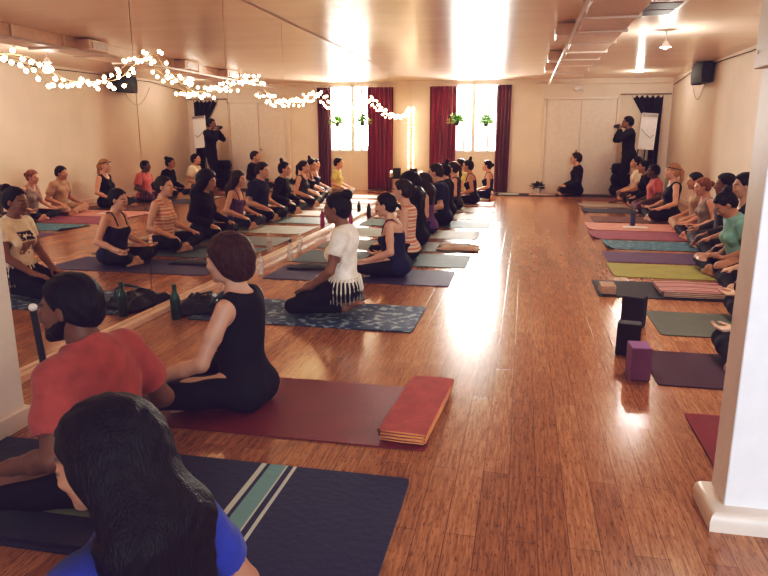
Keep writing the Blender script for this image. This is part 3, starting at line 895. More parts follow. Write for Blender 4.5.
# loudspeaker and cables on the right wall
sp = empty('wall_speaker', (3.06, 13.35, 2.43), 0, 'black wall-mounted loudspeaker high on the right wall', 'speaker')
m = MB(); m.grid(lambda u, v: Vector((-.14 + .05 * (2 * u - 1) ** 2 + .02 * (2 * v - 1) ** 2, -.40 + .80 * u, -.17 + .34 * v)), 12, 8); m.build('speaker_grille', DARK, sp, smooth=True)
MB().box(-.09, .10, -.40, .40, -.17, .17, .03).build('speaker_cabinet', DARK, sp)
MB().box(.08, .14, -.05, .05, -.05, .05, .005).build('bracket', DARK, sp)
pts = [(3.17, 16.2, 2.45), (3.17, 14.6, 2.57), (3.17, 13.7, 2.55), (3.17, 12.5, 2.57), (3.17, 11, 2.545), (3.17, 9.5, 2.575), (3.17, 8, 2.56), (3.17, 6, 2.57)]
tag(MB().tube(pts, .008, 6).build('speaker_cable', DARK, smooth=True), 'dark cable running along the top of the right wall', 'cable')
lp = [(3.18, 14.6 - 1.2 * t, 2.44 - .42 * sin(pi * t)) for t in np.linspace(0, 1, 14)]
tag(MB().tube(lp, .005, 6).build('loose_cable', GREYM, smooth=True), 'thin cable sagging in a loop below the black loudspeaker', 'cable')
bx_ = empty('junction_box', (.742, 2.41, 1.98), 0, 'white box fixed high on the side of the column', 'box')
MB().box(-.028, 0, -.12, .03, -.43, .5, .006).build('cover', COLM, bx_)
MB().lathe([(.006, -.031), (.006, -.026)], (0, 0, -.38), 10, 'x').build('screw', GREYM, bx_)

# ------------------------------------------------------------------ drapery, flip chart and stacked things in the back right corner
BLK = fabric('black_cloth', (.016, .013, .024), sheen=.1)
rod = tag(MB().tube([(2.08, BACK - .06, 2.26), (3.17, BACK - .06, 2.26)], .012).build('drapery_rod', GREYM, smooth=True), 'dark rod across the back right corner above the black drape', 'rod')
def drape(u, v):
    z = 2.24 - v * 2.0
    xl = 2.32 + min(v * 2.0, .75) / .75 * .46; xr = 3.0 - .02 * v
    x = xl + (xr - xl) * u
    return Vector((x, BACK - .07 + .025 * sin(26 * u + 3 * v), z - .06 * (1 - v) * abs(sin(pi * 6 * u))))
tag(MB().grid(drape, 60, 30).build('gathered_drape', BLK, smooth=True, solid=.004), 'black drape gathered to one side behind the flip chart', 'drape')
fc = empty('flip_chart', (2.67, 15.98, 0), 0, 'white flip chart pad on a dark easel behind the standing person', 'flip chart')
MB().box(-.17, .17, -.01, .01, -.40, .40, .004).xf(Matrix.Translation((0, -.02, 1.44)) @ Matrix.Rotation(rad(-7), 4, 'X') @ Matrix.Rotation(rad(4), 4, 'Y')).build('pad', WHITE, fc)
MB().box(-.17, .17, -.02, -.005, -.02, .03, .003).xf(Matrix.Translation((.02, -.03, 1.80)) @ Matrix.Rotation(rad(4), 4, 'Y')).build('clamp', GREYM, fc)
for x, y in ((-.26, .10), (.25, .10), (0, .28)):
    MB().tube([(x * .35, y * .2, 1.8), (x, y, .005)], .012).build('leg', DARK, fc)
MB().tube([(-.15, -.06, 1.50), (-.05, -.08, 1.38), (.05, -.08, 1.30), (.12, -.06, 1.36)], .005, 6).build('strap', DARK, fc)
def bolster(x, y, z, rz, label, mat, L=.62, r=.12):
    m = MB(); m.lathe([(r * .5, -L / 2), (r * .9, -L / 2 + .02), (r, -L / 2 + .06), (r, L / 2 - .06), (r * .9, L / 2 - .02), (r * .5, L / 2)], n=20, axis='x')
    o = m.build('bolster', mat, smooth='auto'); o.location = (x, y, z + r); o.rotation_euler = (0, 0, rz)
    MB().tube([(-L / 2, -.04, 0), (-L / 2 - .03, 0, 0), (-L / 2, .04, 0)], .008, 6).build('handle', mat, o)
    tag(o, label, 'bolster', 'dark bolsters stacked in the back right corner')
bolster(2.20, 16.2, .005, 0, 'lowest dark bolster in the stack by the flip chart', BLK, .44)
bolster(2.21, 16.2, .247, .05, 'middle dark bolster in the stack by the flip chart', BLK, .44)
bolster(2.19, 16.2, .489, -.05, 'topmost dark bolster in the stack by the flip chart', BLK, .40)
# ------------------------------------------------------------------ yoga mats
def rubber(name, c, **k):
    k.setdefault('rough', .62); k.setdefault('bscale', 220); k.setdefault('bump', .35); k.setdefault('var', .12); k.setdefault('scale', 5)
    return material(name, c, spec=.35, **k)

def yoga_mat(x0, x1, y0, y1, mat, label, group, curl=0.0, end=1, thick=.005, rz=0.0, name='yoga_mat', cat='yoga mat', z=.001, wavy=.0015):
    """a thin slab; curl lifts the end at x1 (end=1) or x0 (end=-1)"""
    cx, cy = (x0 + x1) / 2, (y0 + y1) / 2
    Lx, Ly = x1 - x0, y1 - y0
    def top(u, v):
        x = (u - .5) * Lx; y = (v - .5) * Ly
        e = u if end > 0 else 1 - u
        t = max(0, (e - .94) / .06); lift = curl * t * t * (.6 + .4 * cos(3 * v + x0))
        c = .02
        # softly rounded corners
        ax, ay = max(0, abs(x) - (Lx / 2 - c)), max(0, abs(y) - (Ly / 2 - c))
        d = math.hypot(ax, ay)
        if d > c and ax and ay:
            x -= math.copysign(ax - ax * c / d, x); y -= math.copysign(ay - ay * c / d, y)
        return Vector((x, y, thick / 2 + z + lift + wavy * (1 + sin(7 * x + 5 * y + cx) * .5 + .5 * sin(13 * y + cy)) * .5))
    o = MB().grid(top, 48, 16).build(name, mat, smooth=False, solid=thick)
    o.modifiers['solid'].offset = 0
    o.location = (cx, cy, 0); o.rotation_euler = (0, 0, rz)
    return tag(o, label, cat, group)

def stripes_towel(name, base, bands, axis=0, period=1.0):
    return banded(name, bands, axis, scale=period)

GL_, GR_ = 'mats on the mirror side of the room', 'mats on the right side of the room'
NAVY = fabric('navy_textile', (.022, .020, .075), var=.1, bscale=120)
yoga_mat(-2.2, -.42, .80, 1.47, NAVY, 'dark navy mat under the long-haired woman nearest the camera', GL_)
# mat with its woven stripes across
def band_mat():
    nv, gr_, tl = (.020, .018, .070), (.50, .54, .48), (.17, .33, .33)
    bands = [(0, nv), (.675, gr_), (.686, nv), (.694, tl), (.728, gr_), (.733, nv), (.744, gr_), (.751, nv)]
    m = banded('navy_striped_textile', bands, 0, scale=1.98, bump=.3)
    return m
bm_ = yoga_mat(-2.35, -.385, 1.66, 2.37, band_mat(), 'navy mat with pale green and white stripes across it, under the man in red', GL_)
bm_.data.transform(Matrix.Translation((.985, 0, 0))); bm_.location.x -= .985      # origin at the left end for the stripe pattern
bm_.data.transform(Matrix.Scale(1, 4))
RED = rubber('wine_mat', (.20, .028, .035), rough=.5)
yoga_mat(-2.32, -.36, 2.62, 3.34, RED, 'wine red mat with a folded coral towel on its end', GL_)
def speckle(name, a, b):
    m = rubber(name, a, scale=16, var=.0)
    cr = m.node_tree.nodes[m['ramp']]; cr.color_ramp.elements[0].color = (*a, 1); cr.color_ramp.elements[1].color = (*b, 1)
    cr.color_ramp.elements[0].position = .52; cr.color_ramp.elements[1].position = .60
    return m
yoga_mat(-2.42, -.71, 4.36, 5.07, speckle('blue_speckled_towel', (.025, .055, .13), (.30, .38, .45)), 'blue towel-mat speckled with pale flecks under the woman in the fringed shirt', GL_, thick=.006, wavy=.006)
yoga_mat(-2.42, -.62, 5.85, 6.55, rubber('indigo_mat', (.055, .040, .12)), 'indigo mat under the woman in the navy strappy top', GL_)
yoga_mat(-2.45, -.54, 6.74, 7.50, rubber('slate_mat', (.07, .11, .13)), 'slate mat under the woman in the striped top', GL_)
yoga_mat(-2.45, -.60, 7.68, 8.38, rubber('grey_teal_mat', (.15, .16, .15)), 'grey-teal mat with a crumpled beige towel on its end', GL_, curl=.01)
yoga_mat(-2.45, -.56, 8.72, 9.50, rubber('pale_teal_mat', (.40, .43, .39)), 'pale teal mat with a dark curled end', GL_, curl=.03)
yoga_mat(-2.45, -.46, 9.82, 10.62, rubber('dark_green_mat', (.035, .09, .085)), 'dark green mat lying under the man in the navy t-shirt', GL_)
yoga_mat(-2.45, -.44, 10.85, 11.6, rubber('cream_mat', (.50, .46, .38)), 'cream mat past the dark green one', GL_, curl=.03)
yoga_mat(-2.45, -.48, 12.0, 12.75, rubber('grey_mat', (.36, .34, .32)), 'light grey mat past the cream mat', GL_)
yoga_mat(-2.45, -.55, 13.1, 13.85, rubber('blush_mat', (.50, .34, .32)), 'blush pink mat under the woman with the topknot', GL_, curl=.03)
yoga_mat(-2.45, -.70, 14.3, 15.05, rubber('ivory_mat', (.55, .50, .44)), 'ivory mat farthest along the mirror side', GL_)
yoga_mat(-.62, 1.95, 15.55, 16.15, rubber('midnight_mat', (.018, .020, .040)), 'long dark mat along the foot of the back wall', 'mats at the back wall')
yoga_mat(-.55, -.08, 15.62, 16.0, fabric('pale_towel', (.45, .50, .50)), 'pale folded towel on the left end of the long dark back mat', 'mats at the back wall', name='folded_towel', cat='towel', z=.012, thick=.012)
yoga_mat(.15, .75, 15.62, 15.95, fabric('blush_towel', (.55, .40, .34)), 'blush towel lying on the long dark back mat by the seated man', 'mats at the back wall', name='folded_towel', cat='towel', z=.012, thick=.012)

PUR = rubber('purple_mat', (.13, .035, .10))
yoga_mat(.83, 2.8, 2.62, 3.28, rubber('crimson_mat', (.23, .020, .035)), 'crimson mat closest to the white column', GR_)
yoga_mat(.78, 2.8, 3.66, 4.28, rubber('dark_plum_mat', (.060, .015, .040)), 'dark plum mat behind the purple block', GR_)
yoga_mat(.98, 2.8, 4.66, 5.32, rubber('olive_grey_mat', (.11, .12, .10)), 'olive grey mat beside the tall black blocks', GR_)
yoga_mat(.68, 2.8, 5.75, 6.42, rubber('black_mat', (.020, .016, .025)), 'black mat with a cork block and a striped blanket on it', GR_)
yoga_mat(.92, 2.8, 6.63, 7.36, rubber('olive_mat', (.36, .34, .085)), 'bright olive green mat', GR_, curl=.006, end=-1)
yoga_mat(.95, 2.8, 7.44, 8.10, rubber('aubergine_mat', (.12, .06, .16)), 'aubergine mat between the olive and blue mats', GR_)
yoga_mat(1.05, 2.8, 8.32, 9.02, speckle('blue_patterned_mat', (.06, .17, .24), (.16, .30, .36)), 'blue patterned mat with a curled end', GR_, curl=.045, end=-1)
yoga_mat(.95, 2.8, 9.14, 9.92, rubber('mauve_mat', (.27, .085, .13)), 'mauve mat with a pale curled end', GR_, curl=.035, end=-1)
yoga_mat(.98, 2.8, 10.02, 10.85, rubber('pink_mat', (.62, .30, .26)), 'light pink mat behind the mauve one', GR_, curl=.02, end=-1)
yoga_mat(1.15, 2.8, 11.0, 11.75, rubber('brown_mat', (.15, .06, .05)), 'brown mat under the blonde woman in the black tank', GR_)
yoga_mat(1.10, 2.8, 12.35, 13.05, rubber('deep_blue_mat', (.02, .025, .06)), 'deep blue mat under the person in the pink shirt', GR_, curl=.04, end=-1)
yoga_mat(1.12, 2.8, 13.35, 14.05, rubber('stone_mat', (.30, .27, .22)), 'stone coloured mat with a curled end under the person in the dark sweater', GR_, curl=.03, end=-1)
yoga_mat(1.25, 2.8, 14.65, 15.4, rubber('rust_mat', (.16, .06, .05)), 'rust brown mat under the man in the white t-shirt', GR_)

# towel resting beside / on mats
def crumpled(x, y, sx, sy, h_, mat, label, name, cat, rz=0, group=None):
    def g(u, v):
        e = min(u, 1 - u, v, 1 - v); w = min(1, e * 7)
        p = Vector(((u - .5) * sx * (1 + .08 * sin(9 * v)), (v - .5) * sy * (1 + .08 * sin(8 * u)), 0))
        z = noise.noise(Vector((u * 5 + x, v * 5, y))) * .5 + .6 + .35 * abs(noise.noise(Vector((u * 12, v * 9 + x, y))))
        p.z = .008 + h_ * w * max(.15, z); return p
    o = MB().grid(g, 34, 26).build(name, mat, smooth=True, solid=.004)
    o.location = (x, y, .009); o.rotation_euler = (0, 0, rz)
    return tag(o, label, cat, group)
crumpled(-.72, 7.95, .50, .42, .03, fabric('beige_towel', (.52, .36, .26)), 'crumpled beige towel on the end of the grey-teal mat', 'towel', 'towel')
crumpled(-2.05, 6.42, .55, .22, .025, fabric('charcoal_cloth', (.05, .045, .06)), 'charcoal cloth lying on the indigo mat near the mirror', 'cloth', 'cloth')

# folded coral towel on the wine mat
def folded_towel(x0, x1, y0, y1, z0, layers, t, cmat, pmat, label, edge_side=-1):
    r = empty('folded_towel', ((x0 + x1) / 2, (y0 + y1) / 2, z0), 0, label, 'towel')
    X, Y = (x1 - x0) / 2, (y1 - y0) / 2
    m = MB()
    for i in range(layers):
        s = .004 * ((i * 7) % 3 - 1)
        def lay(u, v, i=i, s=s):
            a = 2 * pi * u
            # a soft flattened loop in section, swept along the fold
            cx = (X + s - t / 2) * max(-1, min(1, 1.7 * cos(a))) ; cz = t / 2 * .96 * max(-1, min(1, 1.9 * sin(a)))
            yy = (v - .5) * 2 * (Y + s * .8)
            return Vector((cx + math.copysign(t / 2 * abs(cos(a)), cx), yy, t * (i + .5) + cz + .0055 * noise.noise(Vector((cx * 7, yy * 6, i * .3))) + .0025 * sin(9 * yy + 4 * cx * 3 + i) + .006 * (i / layers) * cos(cx * 8)))
        m.grid(lay, 32, 26)
    m.build('towel_fold', cmat, r, smooth=True)
    p = MB()
    for i in range(layers):
        z = t * (i + .5)
        y_ = edge_side * (Y + .002)
        p.tube([(-X + .01, y_, z - t * .34), (0, y_ - .003, z - t * .38), (X - .008, y_, z - t * .34), (X, y_ + .004, z), (X - .008, y_, z + t * .34), (0, y_ - .003, z + t * .38), (-X + .01, y_, z + t * .34)], .0038, 6)
        p.tube([(X + .001, -Y, z), (X + .003, 0, z), (X + .001, Y, z)], .0036, 6)
    p.build('stitched_edge', pmat, r, smooth=True)
    mid = MB(); mid.box(-X + .012, X - .012, -Y + .004, Y - .004, .002, t * layers - .004, .004); mid.build('towel_core', cmat, r)
    return r
CORAL = fabric('coral_terry', (.42, .085, .075), sheen=.1, bscale=160, bump=.5)
ft = folded_towel(-.56, -.345, 2.67, 3.38, .012, 3, .0155, CORAL, fabric('orange_edging', (.72, .30, .12)), 'folded coral towel with orange edging on the end of the wine red mat')
ft.rotation_euler = (0, 0, rad(-4))

# striped blanket, folded
stp = banded('striped_blanket', [(0, (.38, .05, .06)), (.16, (.62, .48, .42)), (.28, (.10, .02, .05)), (.36, (.55, .16, .13)), (.52, (.62, .48, .42)), (.62, (.30, .03, .05)), (.80, (.50, .30, .26)), (.9, (.08, .03, .06))], 1, scale=.155)
folded_towel(1.20, 1.78, 5.80, 6.22, .014, 3, .016, stp, fabric('blanket_fringe', (.6, .45, .4)), 'red and white striped woven blanket folded on the black mat')
for o in bpy.data.objects:
    if o.name.startswith('folded_towel') and o.get('label', '').startswith('red and white'):
        o.name = 'folded_blanket'; o['category'] = 'blanket'

# blanket under the man in red, a pale band along it
bl_ = yoga_mat(-2.2, -1.25, 1.68, 2.23, banded('navy_blanket', [(0, (.020, .016, .055)), (.28, (.42, .42, .24)), (.37, (.020, .016, .055))], 1, scale=.55), 'navy blanket with a wavy pale yellow band under the man in red', 'blankets', thick=.012, z=.012, name='blanket', cat='blanket', wavy=.006)
bl_.data.transform(Matrix.Translation((0, .275, 0))); bl_.location.y -= .275

# blocks
def block(x, y, sx, sy, sz, z, rz, mat, label, group='yoga blocks on the right side'):
    o = MB().box(-sx / 2, sx / 2, -sy / 2, sy / 2, 0, sz, .007).build('yoga_block', mat)
    o.location = (x, y, z); o.rotation_euler = (0, 0, rz)
    return tag(o, label, 'yoga block', group)
block(.69, 3.785, .108, .15, .19, .001, rad(3), rubber('purple_foam', (.27, .12, .31), bscale=60, rough=.75), 'purple foam block standing on end at the corner of the dark plum mat')
block(.695, 4.20, .14, .10, .205, .001, rad(-12), rubber('black_foam', (.022, .018, .035), bscale=60), 'black foam block standing just behind the purple block')
block(.825, 4.86, .15, .11, .225, .001, rad(-24), rubber('black_foam', (.02, .02, .03)), 'black foam block standing at the corner of the olive grey mat')
block(.765, 5.90, .125, .20, .075, .009, 0, rubber('cork', (.45, .28, .20), scale=60, var=.3), 'tan cork block lying on the end of the black mat')

# ------------------------------------------------------------------ bottles and small things
def bottle(x, y, prof, mat, label, cap_prof=None, cap_mat=None, z=.001, group='water bottles along the mirrors', n=20, liquid=None):
    o = MB().lathe(prof, n=n).build('water_bottle', mat, smooth='auto')
    o.location = (x, y, z); tag(o, label, 'bottle', group)
    if cap_prof: MB().lathe(cap_prof, n=n).build('cap', cap_mat or DARK, o, smooth='auto')
    if liquid: MB().lathe(liquid[0], n=n).build('water', liquid[1], o, smooth='auto')
    return o
GREEN = material('bottle_green', (.015, .075, .060), rough=.28, metal=.5, var=.1, bump=0, coat=.5)
BOTTLE = [(.030, 0), (.036, .008), (.037, .15), (.034, .175), (.020, .205), (.0165, .215), (.0165, .232)]
bottle(-2.50, 4.36, BOTTLE, GREEN, 'dark green steel bottle standing in front of the black bag', [(.0175, .232), (.0175, .262), (.012, .268), (.002, .268)], material('green_cap', (.02, .05, .05), rough=.4))
CLR = material('clear_plastic', (.85, .80, .74), rough=.12, var=.03, bump=0, alpha=.30)
WAT = material('still_water', (.75, .66, .58), rough=.05, var=.03, bump=0, alpha=.35)
CLB = [(.028, 0), (.034, .006), (.034, .10), (.030, .112), (.034, .125), (.034, .16), (.022, .185), (.014, .195), (.014, .21)]
CAPC = [(.017, .208), (.017, .235), (.012, .238), (.001, .238)]
LIQ = ([(.027, .003), (.031, .008), (.031, .10), (.028, .112), (.031, .13)], WAT)
bottle(-2.50, 6.02, CLB, CLR, 'clear water bottle beside the auburn-haired woman, nearest of the clear ones', CAPC, material('amber_cap', (.4, .2, .08)), liquid=LIQ)
bottle(-2.46, 6.78, CLB, CLR, 'clear water bottle with a black cap by the end of the slate mat', CAPC, DARK, liquid=LIQ)
bottle(-2.53, 7.30, CLB, CLR, 'clear water bottle with a white cap against the mirror curb', CAPC, WHITE, liquid=LIQ)
bottle(-2.50, 9.55, [(.030, 0), (.036, .01), (.034, .09), (.028, .12), (.034, .15), (.034, .18), (.02, .20)], material('magenta_plastic', (.48, .05, .24), rough=.2, var=.1, bump=0, alpha=.85), 'magenta plastic bottle beside the mirror curb', [(.022, .2), (.022, .232), (.01, .24), (.004, .262), (.001, .262)], material('magenta_cap', (.3, .03, .16)))
bottle(-2.52, 10.85, BOTTLE, material('gunmetal', (.06, .05, .06), rough=.3, metal=.6), 'gunmetal steel bottle standing between the far mats', CAPC)
bottle(-2.55, 11.65, [(.03, 0), (.034, .005), (.034, .12), (.02, .15), (.015, .17)], material('brown_plastic', (.07, .035, .025), rough=.3), 'short dark bottle past the gunmetal one', [(.017, .17), (.017, .19), (.001, .192)])
bottle(1.66, 10.55, [(.034, 0), (.038, .01), (.038, .15), (.034, .17)], material('blue_tumbler', (.04, .07, .18), rough=.2), 'dark blue tumbler on the light pink mat', [(.036, .17), (.036, .19), (.02, .195), (.001, .195)], group='water bottles on the right side', z=.012)
bottle(-.62, 14.15, BOTTLE, CHROME, 'small steel bottle standing at the end of the ivory mat', CAPC)
tag(yoga_mat(1.50, 1.85, 10.28, 10.46, fabric('white_cloth', (.75, .70, .66)), 'narrow white cloth lying on the light pink mat', None, name='hand_towel', cat='towel', z=.010))

# black bag heap by the mirror with a strap and blue trim
bag = crumpled(-2.42, 4.68, .36, .46, .10, fabric('black_nylon', (.018, .018, .035), rough=.5, sheen=0), 'soft black bag slumped on the floor behind the green bottle', 'bag', 'bag', .3)
MB().tube([(.05, -.18, .06), (.13, -.10, .13), (.16, .02, .14), (.13, .13, .10), (.06, .20, .03)], .010, 8).build('bag_strap', fabric('blue_webbing', (.05, .09, .17)), bag, smooth=True)
MB().tube([(-.12, -.12, .07), (-.03, -.06, .125), (.04, .06, .12), (.02, .16, .08)], .008, 8).build('drawcord', DARK, bag, smooth=True)

# folded dark pole leaning on the wall end
pl = tag(MB().tube([(-2.20, 2.62, .004), (-2.225, 2.60, .54)], .016, 12).build('black_pole', DARK, smooth='auto'), 'slim black pole leaning upright at the end of the near left wall', 'pole')
MB().sphere((-2.225, 2.60, .556), .020, 2).build('pole_tip', WHITE, pl, smooth=True)

# potted plant on the floor by the doors
pp = empty('potted_plant', (.35, 16.22, .001), 0, 'small plant with dark leaves in a white pot by the cream doors', 'plant')
MB().lathe([(.05, 0), (.062, .01), (.075, .13), (.07, .135), (.06, .12)], n=20).build('pot', WHITE, pp, smooth='auto')
leafy(MB(), (0, 0, .12), 46, .15, 1.1, .07).build('foliage', material('dark_leaf', (.03, .045, .03), rough=.5, var=.4), pp)

# candle table in the far corner
alt = empty('low_table', (-2.47, 15.6, 0), 0, 'small dark table in the far left corner beside the maroon curtain', 'table')
MB().box(-.17, .17, -.2, .2, .36, .39, .005).build('tabletop', DARK, alt)
for a, b_ in ((-.15, -.18), (.15, -.18), (-.15, .18), (.15, .18)): MB().box(a - .015, a + .015, b_ - .015, b_ + .015, 0, .36, .003).build('leg', DARK, alt)
bx = tag(MB().box(-2.60, -2.44, 15.45, 15.6, .391, .60, .01).build('black_box', DARK), 'black box standing on the small dark corner table', 'box'); rebase(bx, (-2.52, 15.52, .391))
for i, (x, y) in enumerate(((-2.38, 15.48), (-2.36, 15.68))):
    cnd = tag(MB().lathe([(.025, 0), (.025, .10), (.020, .104), (.002, .10)], n=14).build('candle', material('wax', (.8, .65, .5), rough=.4), smooth='auto'), ['pale candle on the corner table, in front', 'pale candle on the corner table, at the back'][i], 'candle', 'candles on the corner table')
    cnd.location = (x, y, .391)
    MB().sphere((0, 0, .125), .012, 2, (1, 1, 1.9)).build('flame', BULB, cnd, smooth=True)

# ------------------------------------------------------------------ string lights
WIRE = material('cream_wire', (.7, .55, .4), rough=.6)
SB = emissive('string_light_bulb', (1.0, .70, .40), 22)
def ray_x(px_, py_, X):
    F = camo.rotation_euler.to_matrix(); d = F @ Vector(((px_ - 384), (288 - py_), -f_px)); t = X / d.x
    return d.y * t, 1.34 + d.z * t
# draping heights along the mirrors (y, z), measured where the cord is pinned and where it sags
cord = [(2.7, 1.74), (2.876, 1.735), (3.29, 1.765), (3.425, 1.725), (3.652, 1.665), (3.891, 1.675), (4.17, 1.715), (4.377, 1.825), (4.636, 1.925), (4.791, 1.835), (5.122, 1.715), (5.329, 1.705), (5.598, 1.725), (5.95, 1.785), (6.499, 1.935), (6.675, 1.855), (6.965, 1.735), (7.43, 1.715), (7.896, 1.745), (8.331, 1.825), (8.672, 1.895), (9.138, 1.795), (9.966, 1.715), (10.794, 1.795), (11.725, 1.985), (12.45, 1.895), (13.278, 1.775), (14.416, 1.755), (15.555, 1.815), (16.25, 2.0)]
def along(pts, step):
    P = [Vector(p) for p in pts]; out = []; acc = 0.0
    for a, b_ in zip(P, P[1:]):
        L = (b_ - a).length
        while acc < L:
            out.append(a + (b_ - a) * (acc / L)); acc += step
        acc -= L
    return out
def smooth_pts(pts, k=4):
    out = []
    P = [Vector(p) for p in pts]
    for i in range(len(P) - 1):
        p0, p1, p2, p3 = P[max(i - 1, 0)], P[i], P[i + 1], P[min(i + 2, len(P) - 1)]
        for j in range(k):
            t = j / k
            out.append(.5 * ((2 * p1) + (p2 - p0) * t + (2 * p0 - 5 * p1 + 4 * p2 - p3) * t * t + (3 * p1 - p0 - 3 * p2 + p3) * t ** 3))
    return out + [P[-1]]
def string_lights(pts, step, label, r=.017):
    sp_ = smooth_pts(pts); root = MB().tube(sp_, .0028, 5).build('string_lights', WIRE, smooth=True)
    tag(root, label, 'string lights')
    proto = None
    for i, p in enumerate(along([tuple(q) for q in sp_], step)):
        off = Vector((.018 + .012 * random.random(), random.uniform(-.02, .02), random.uniform(-.055, .035)))
        if proto is None:
            b_ = MB().sphere((0, 0, 0), r, 2, (1, 1, 1.15)).build('light_bulb', SB, root, smooth=True); proto = b_
            MB().tube([(0, 0, r * .8), (0, 0, r * 1.9)], r * .42, 8).build('bulb_socket', WIRE, b_, smooth=True)
            kids = [c for c in bpy.data.objects if c.parent == b_]
        else:
            b_ = proto.copy(); COL.objects.link(b_); b_.parent = root
            for c in kids:
                d_ = c.copy(); COL.objects.link(d_); d_.parent = b_
        b_.location = p + off
        b_.rotation_euler = (random.uniform(-.8, .8), random.uniform(-.8, .8), 0)
half = [c for c in cord if c[0] <= 8.68]; rest = [(8.72, 1.885)] + [c for c in cord if c[0] > 8.75]
string_lights([(MX + .035, y, z) for y, z in half], .056, 'string of warm glowing bulbs swagged across the nearer mirrors', .0125)
string_lights([(MX + .035, y, z) for y, z in rest], .115, 'string of warm glowing bulbs swagged across the farther mirrors', .016)
string_lights([(-2.685, 16.28, 1.98 - .13 * i + 0) for i in range(12)], .045, 'string of small warm bulbs hanging straight down in the far corner', .012)
# ------------------------------------------------------------------ the class
SK_FAIR = skin('fair_skin', (.62, .36, .26)); SK_TAN = skin('tan_skin', (.48, .25, .165)); SK_BROWN = skin('brown_skin', (.26, .115, .075)); SK_L2 = skin('warm_brown_skin', (.20, .085, .055)); SK_DEEP = skin('deep_skin', (.12, .055, .042)); SK_ROSY = skin('rosy_skin', (.66, .35, .26))
H_BLK = hair_mat('black_hair', (.007, .005, .009)); H_BRN = hair_mat('dark_brown_hair', (.035, .018, .014)); H_AUB = hair_mat('auburn_hair', (.060, .017, .013)); H_BLD = hair_mat('blonde_hair', (.42, .22, .10)); H_RED = hair_mat('light_auburn_hair', (.24, .09, .045))
C_BLK = fabric('black_jersey', (.010, .008, .014), sheen=.0); C_NVY = fabric('navy_jersey', (.015, .016, .060), sheen=.03); C_CORAL = fabric('coral_cotton', (.42, .095, .085)); C_BLUE = fabric('royal_blue_cotton', (.035, .055, .34))
C_WHT = fabric('white_cotton', (.80, .72, .62)); C_CHAR = fabric('charcoal_jersey', (.045, .035, .045)); C_PINK = fabric('pink_cotton', (.52, .14, .13)); C_GREY = fabric('heather_grey', (.30, .23, .20)); C_TEAL = fabric('teal_cotton', (.22, .44, .42))
C_PURP = fabric('purple_jersey', (.14, .05, .17)); C_YEL = fabric('pale_yellow_cotton', (.58, .50, .20)); C_TANP = fabric('tan_cotton', (.40, .26, .18)); C_BRNP = fabric('brown_jersey', (.09, .05, .045)); C_PLUM = fabric('plum_jersey', (.12, .035, .08))
STR = banded('coral_cream_stripes', [(0, (.62, .24, .15)), (.20, (.74, .55, .42)), (.42, (.55, .18, .12)), (.50, (.76, .60, .48)), (.62, (.60, .25, .16)), (.86, (.80, .66, .54))], 2, scale=.115)
LG, RG = 'people seated in the row beside the mirrors', 'people seated in the row by the right wall'
Z = .007
TS, LS, TK, SP = 'tshirt', 'long', 'tank', 'strappy'

# mirror side, nearest first; everyone looks towards the mirrors
person('L1', (-.725, 1.08, Z), 160, 'woman with long black hair in a royal blue top, nearest the camera', SK_TAN, H_BLK, LG, h=.006,
       top=(TS, C_BLUE, 't_shirt', {'fold': .004}), bottom=('leggings', C_BLK, {}), hstyle='long', hvol=1.10, head_yaw=rad(30), head_pitch=.14, lean=.09, scale=.93)
person('L2', (-1.44, 2.0, .026), 172, 'bearded man in a coral red t-shirt sitting by the near left wall', SK_L2, H_BLK, LG, h=.0055, female=False, build=1.0,
       top=(TS, C_CORAL, 't_shirt', {'loose': .020, 'fold': .0045, 'hem': -.07}), bottom=('pants', C_BLK, {'loose': .02}), hstyle='short', hvol=1.15, beard=True, lean=.16, head_pitch=.02, head_yaw=rad(20), scale=.97, hands='palms_down')
person('L3', (-1.34, 2.95, Z), 176, 'woman with short auburn hair in a black sleeveless top on the wine red mat', SK_FAIR, H_AUB, LG, h=.0055,
       top=(TK, C_BLK, 'tank_top', {'fold': .0035, 'loose': .013}), bottom=('leggings', C_BLK, {}), hstyle='bob', hvol=1.1, lean=.02, head_yaw=rad(-2), head_pitch=.1, scale=1.0, spread=1.05, reach=.09)
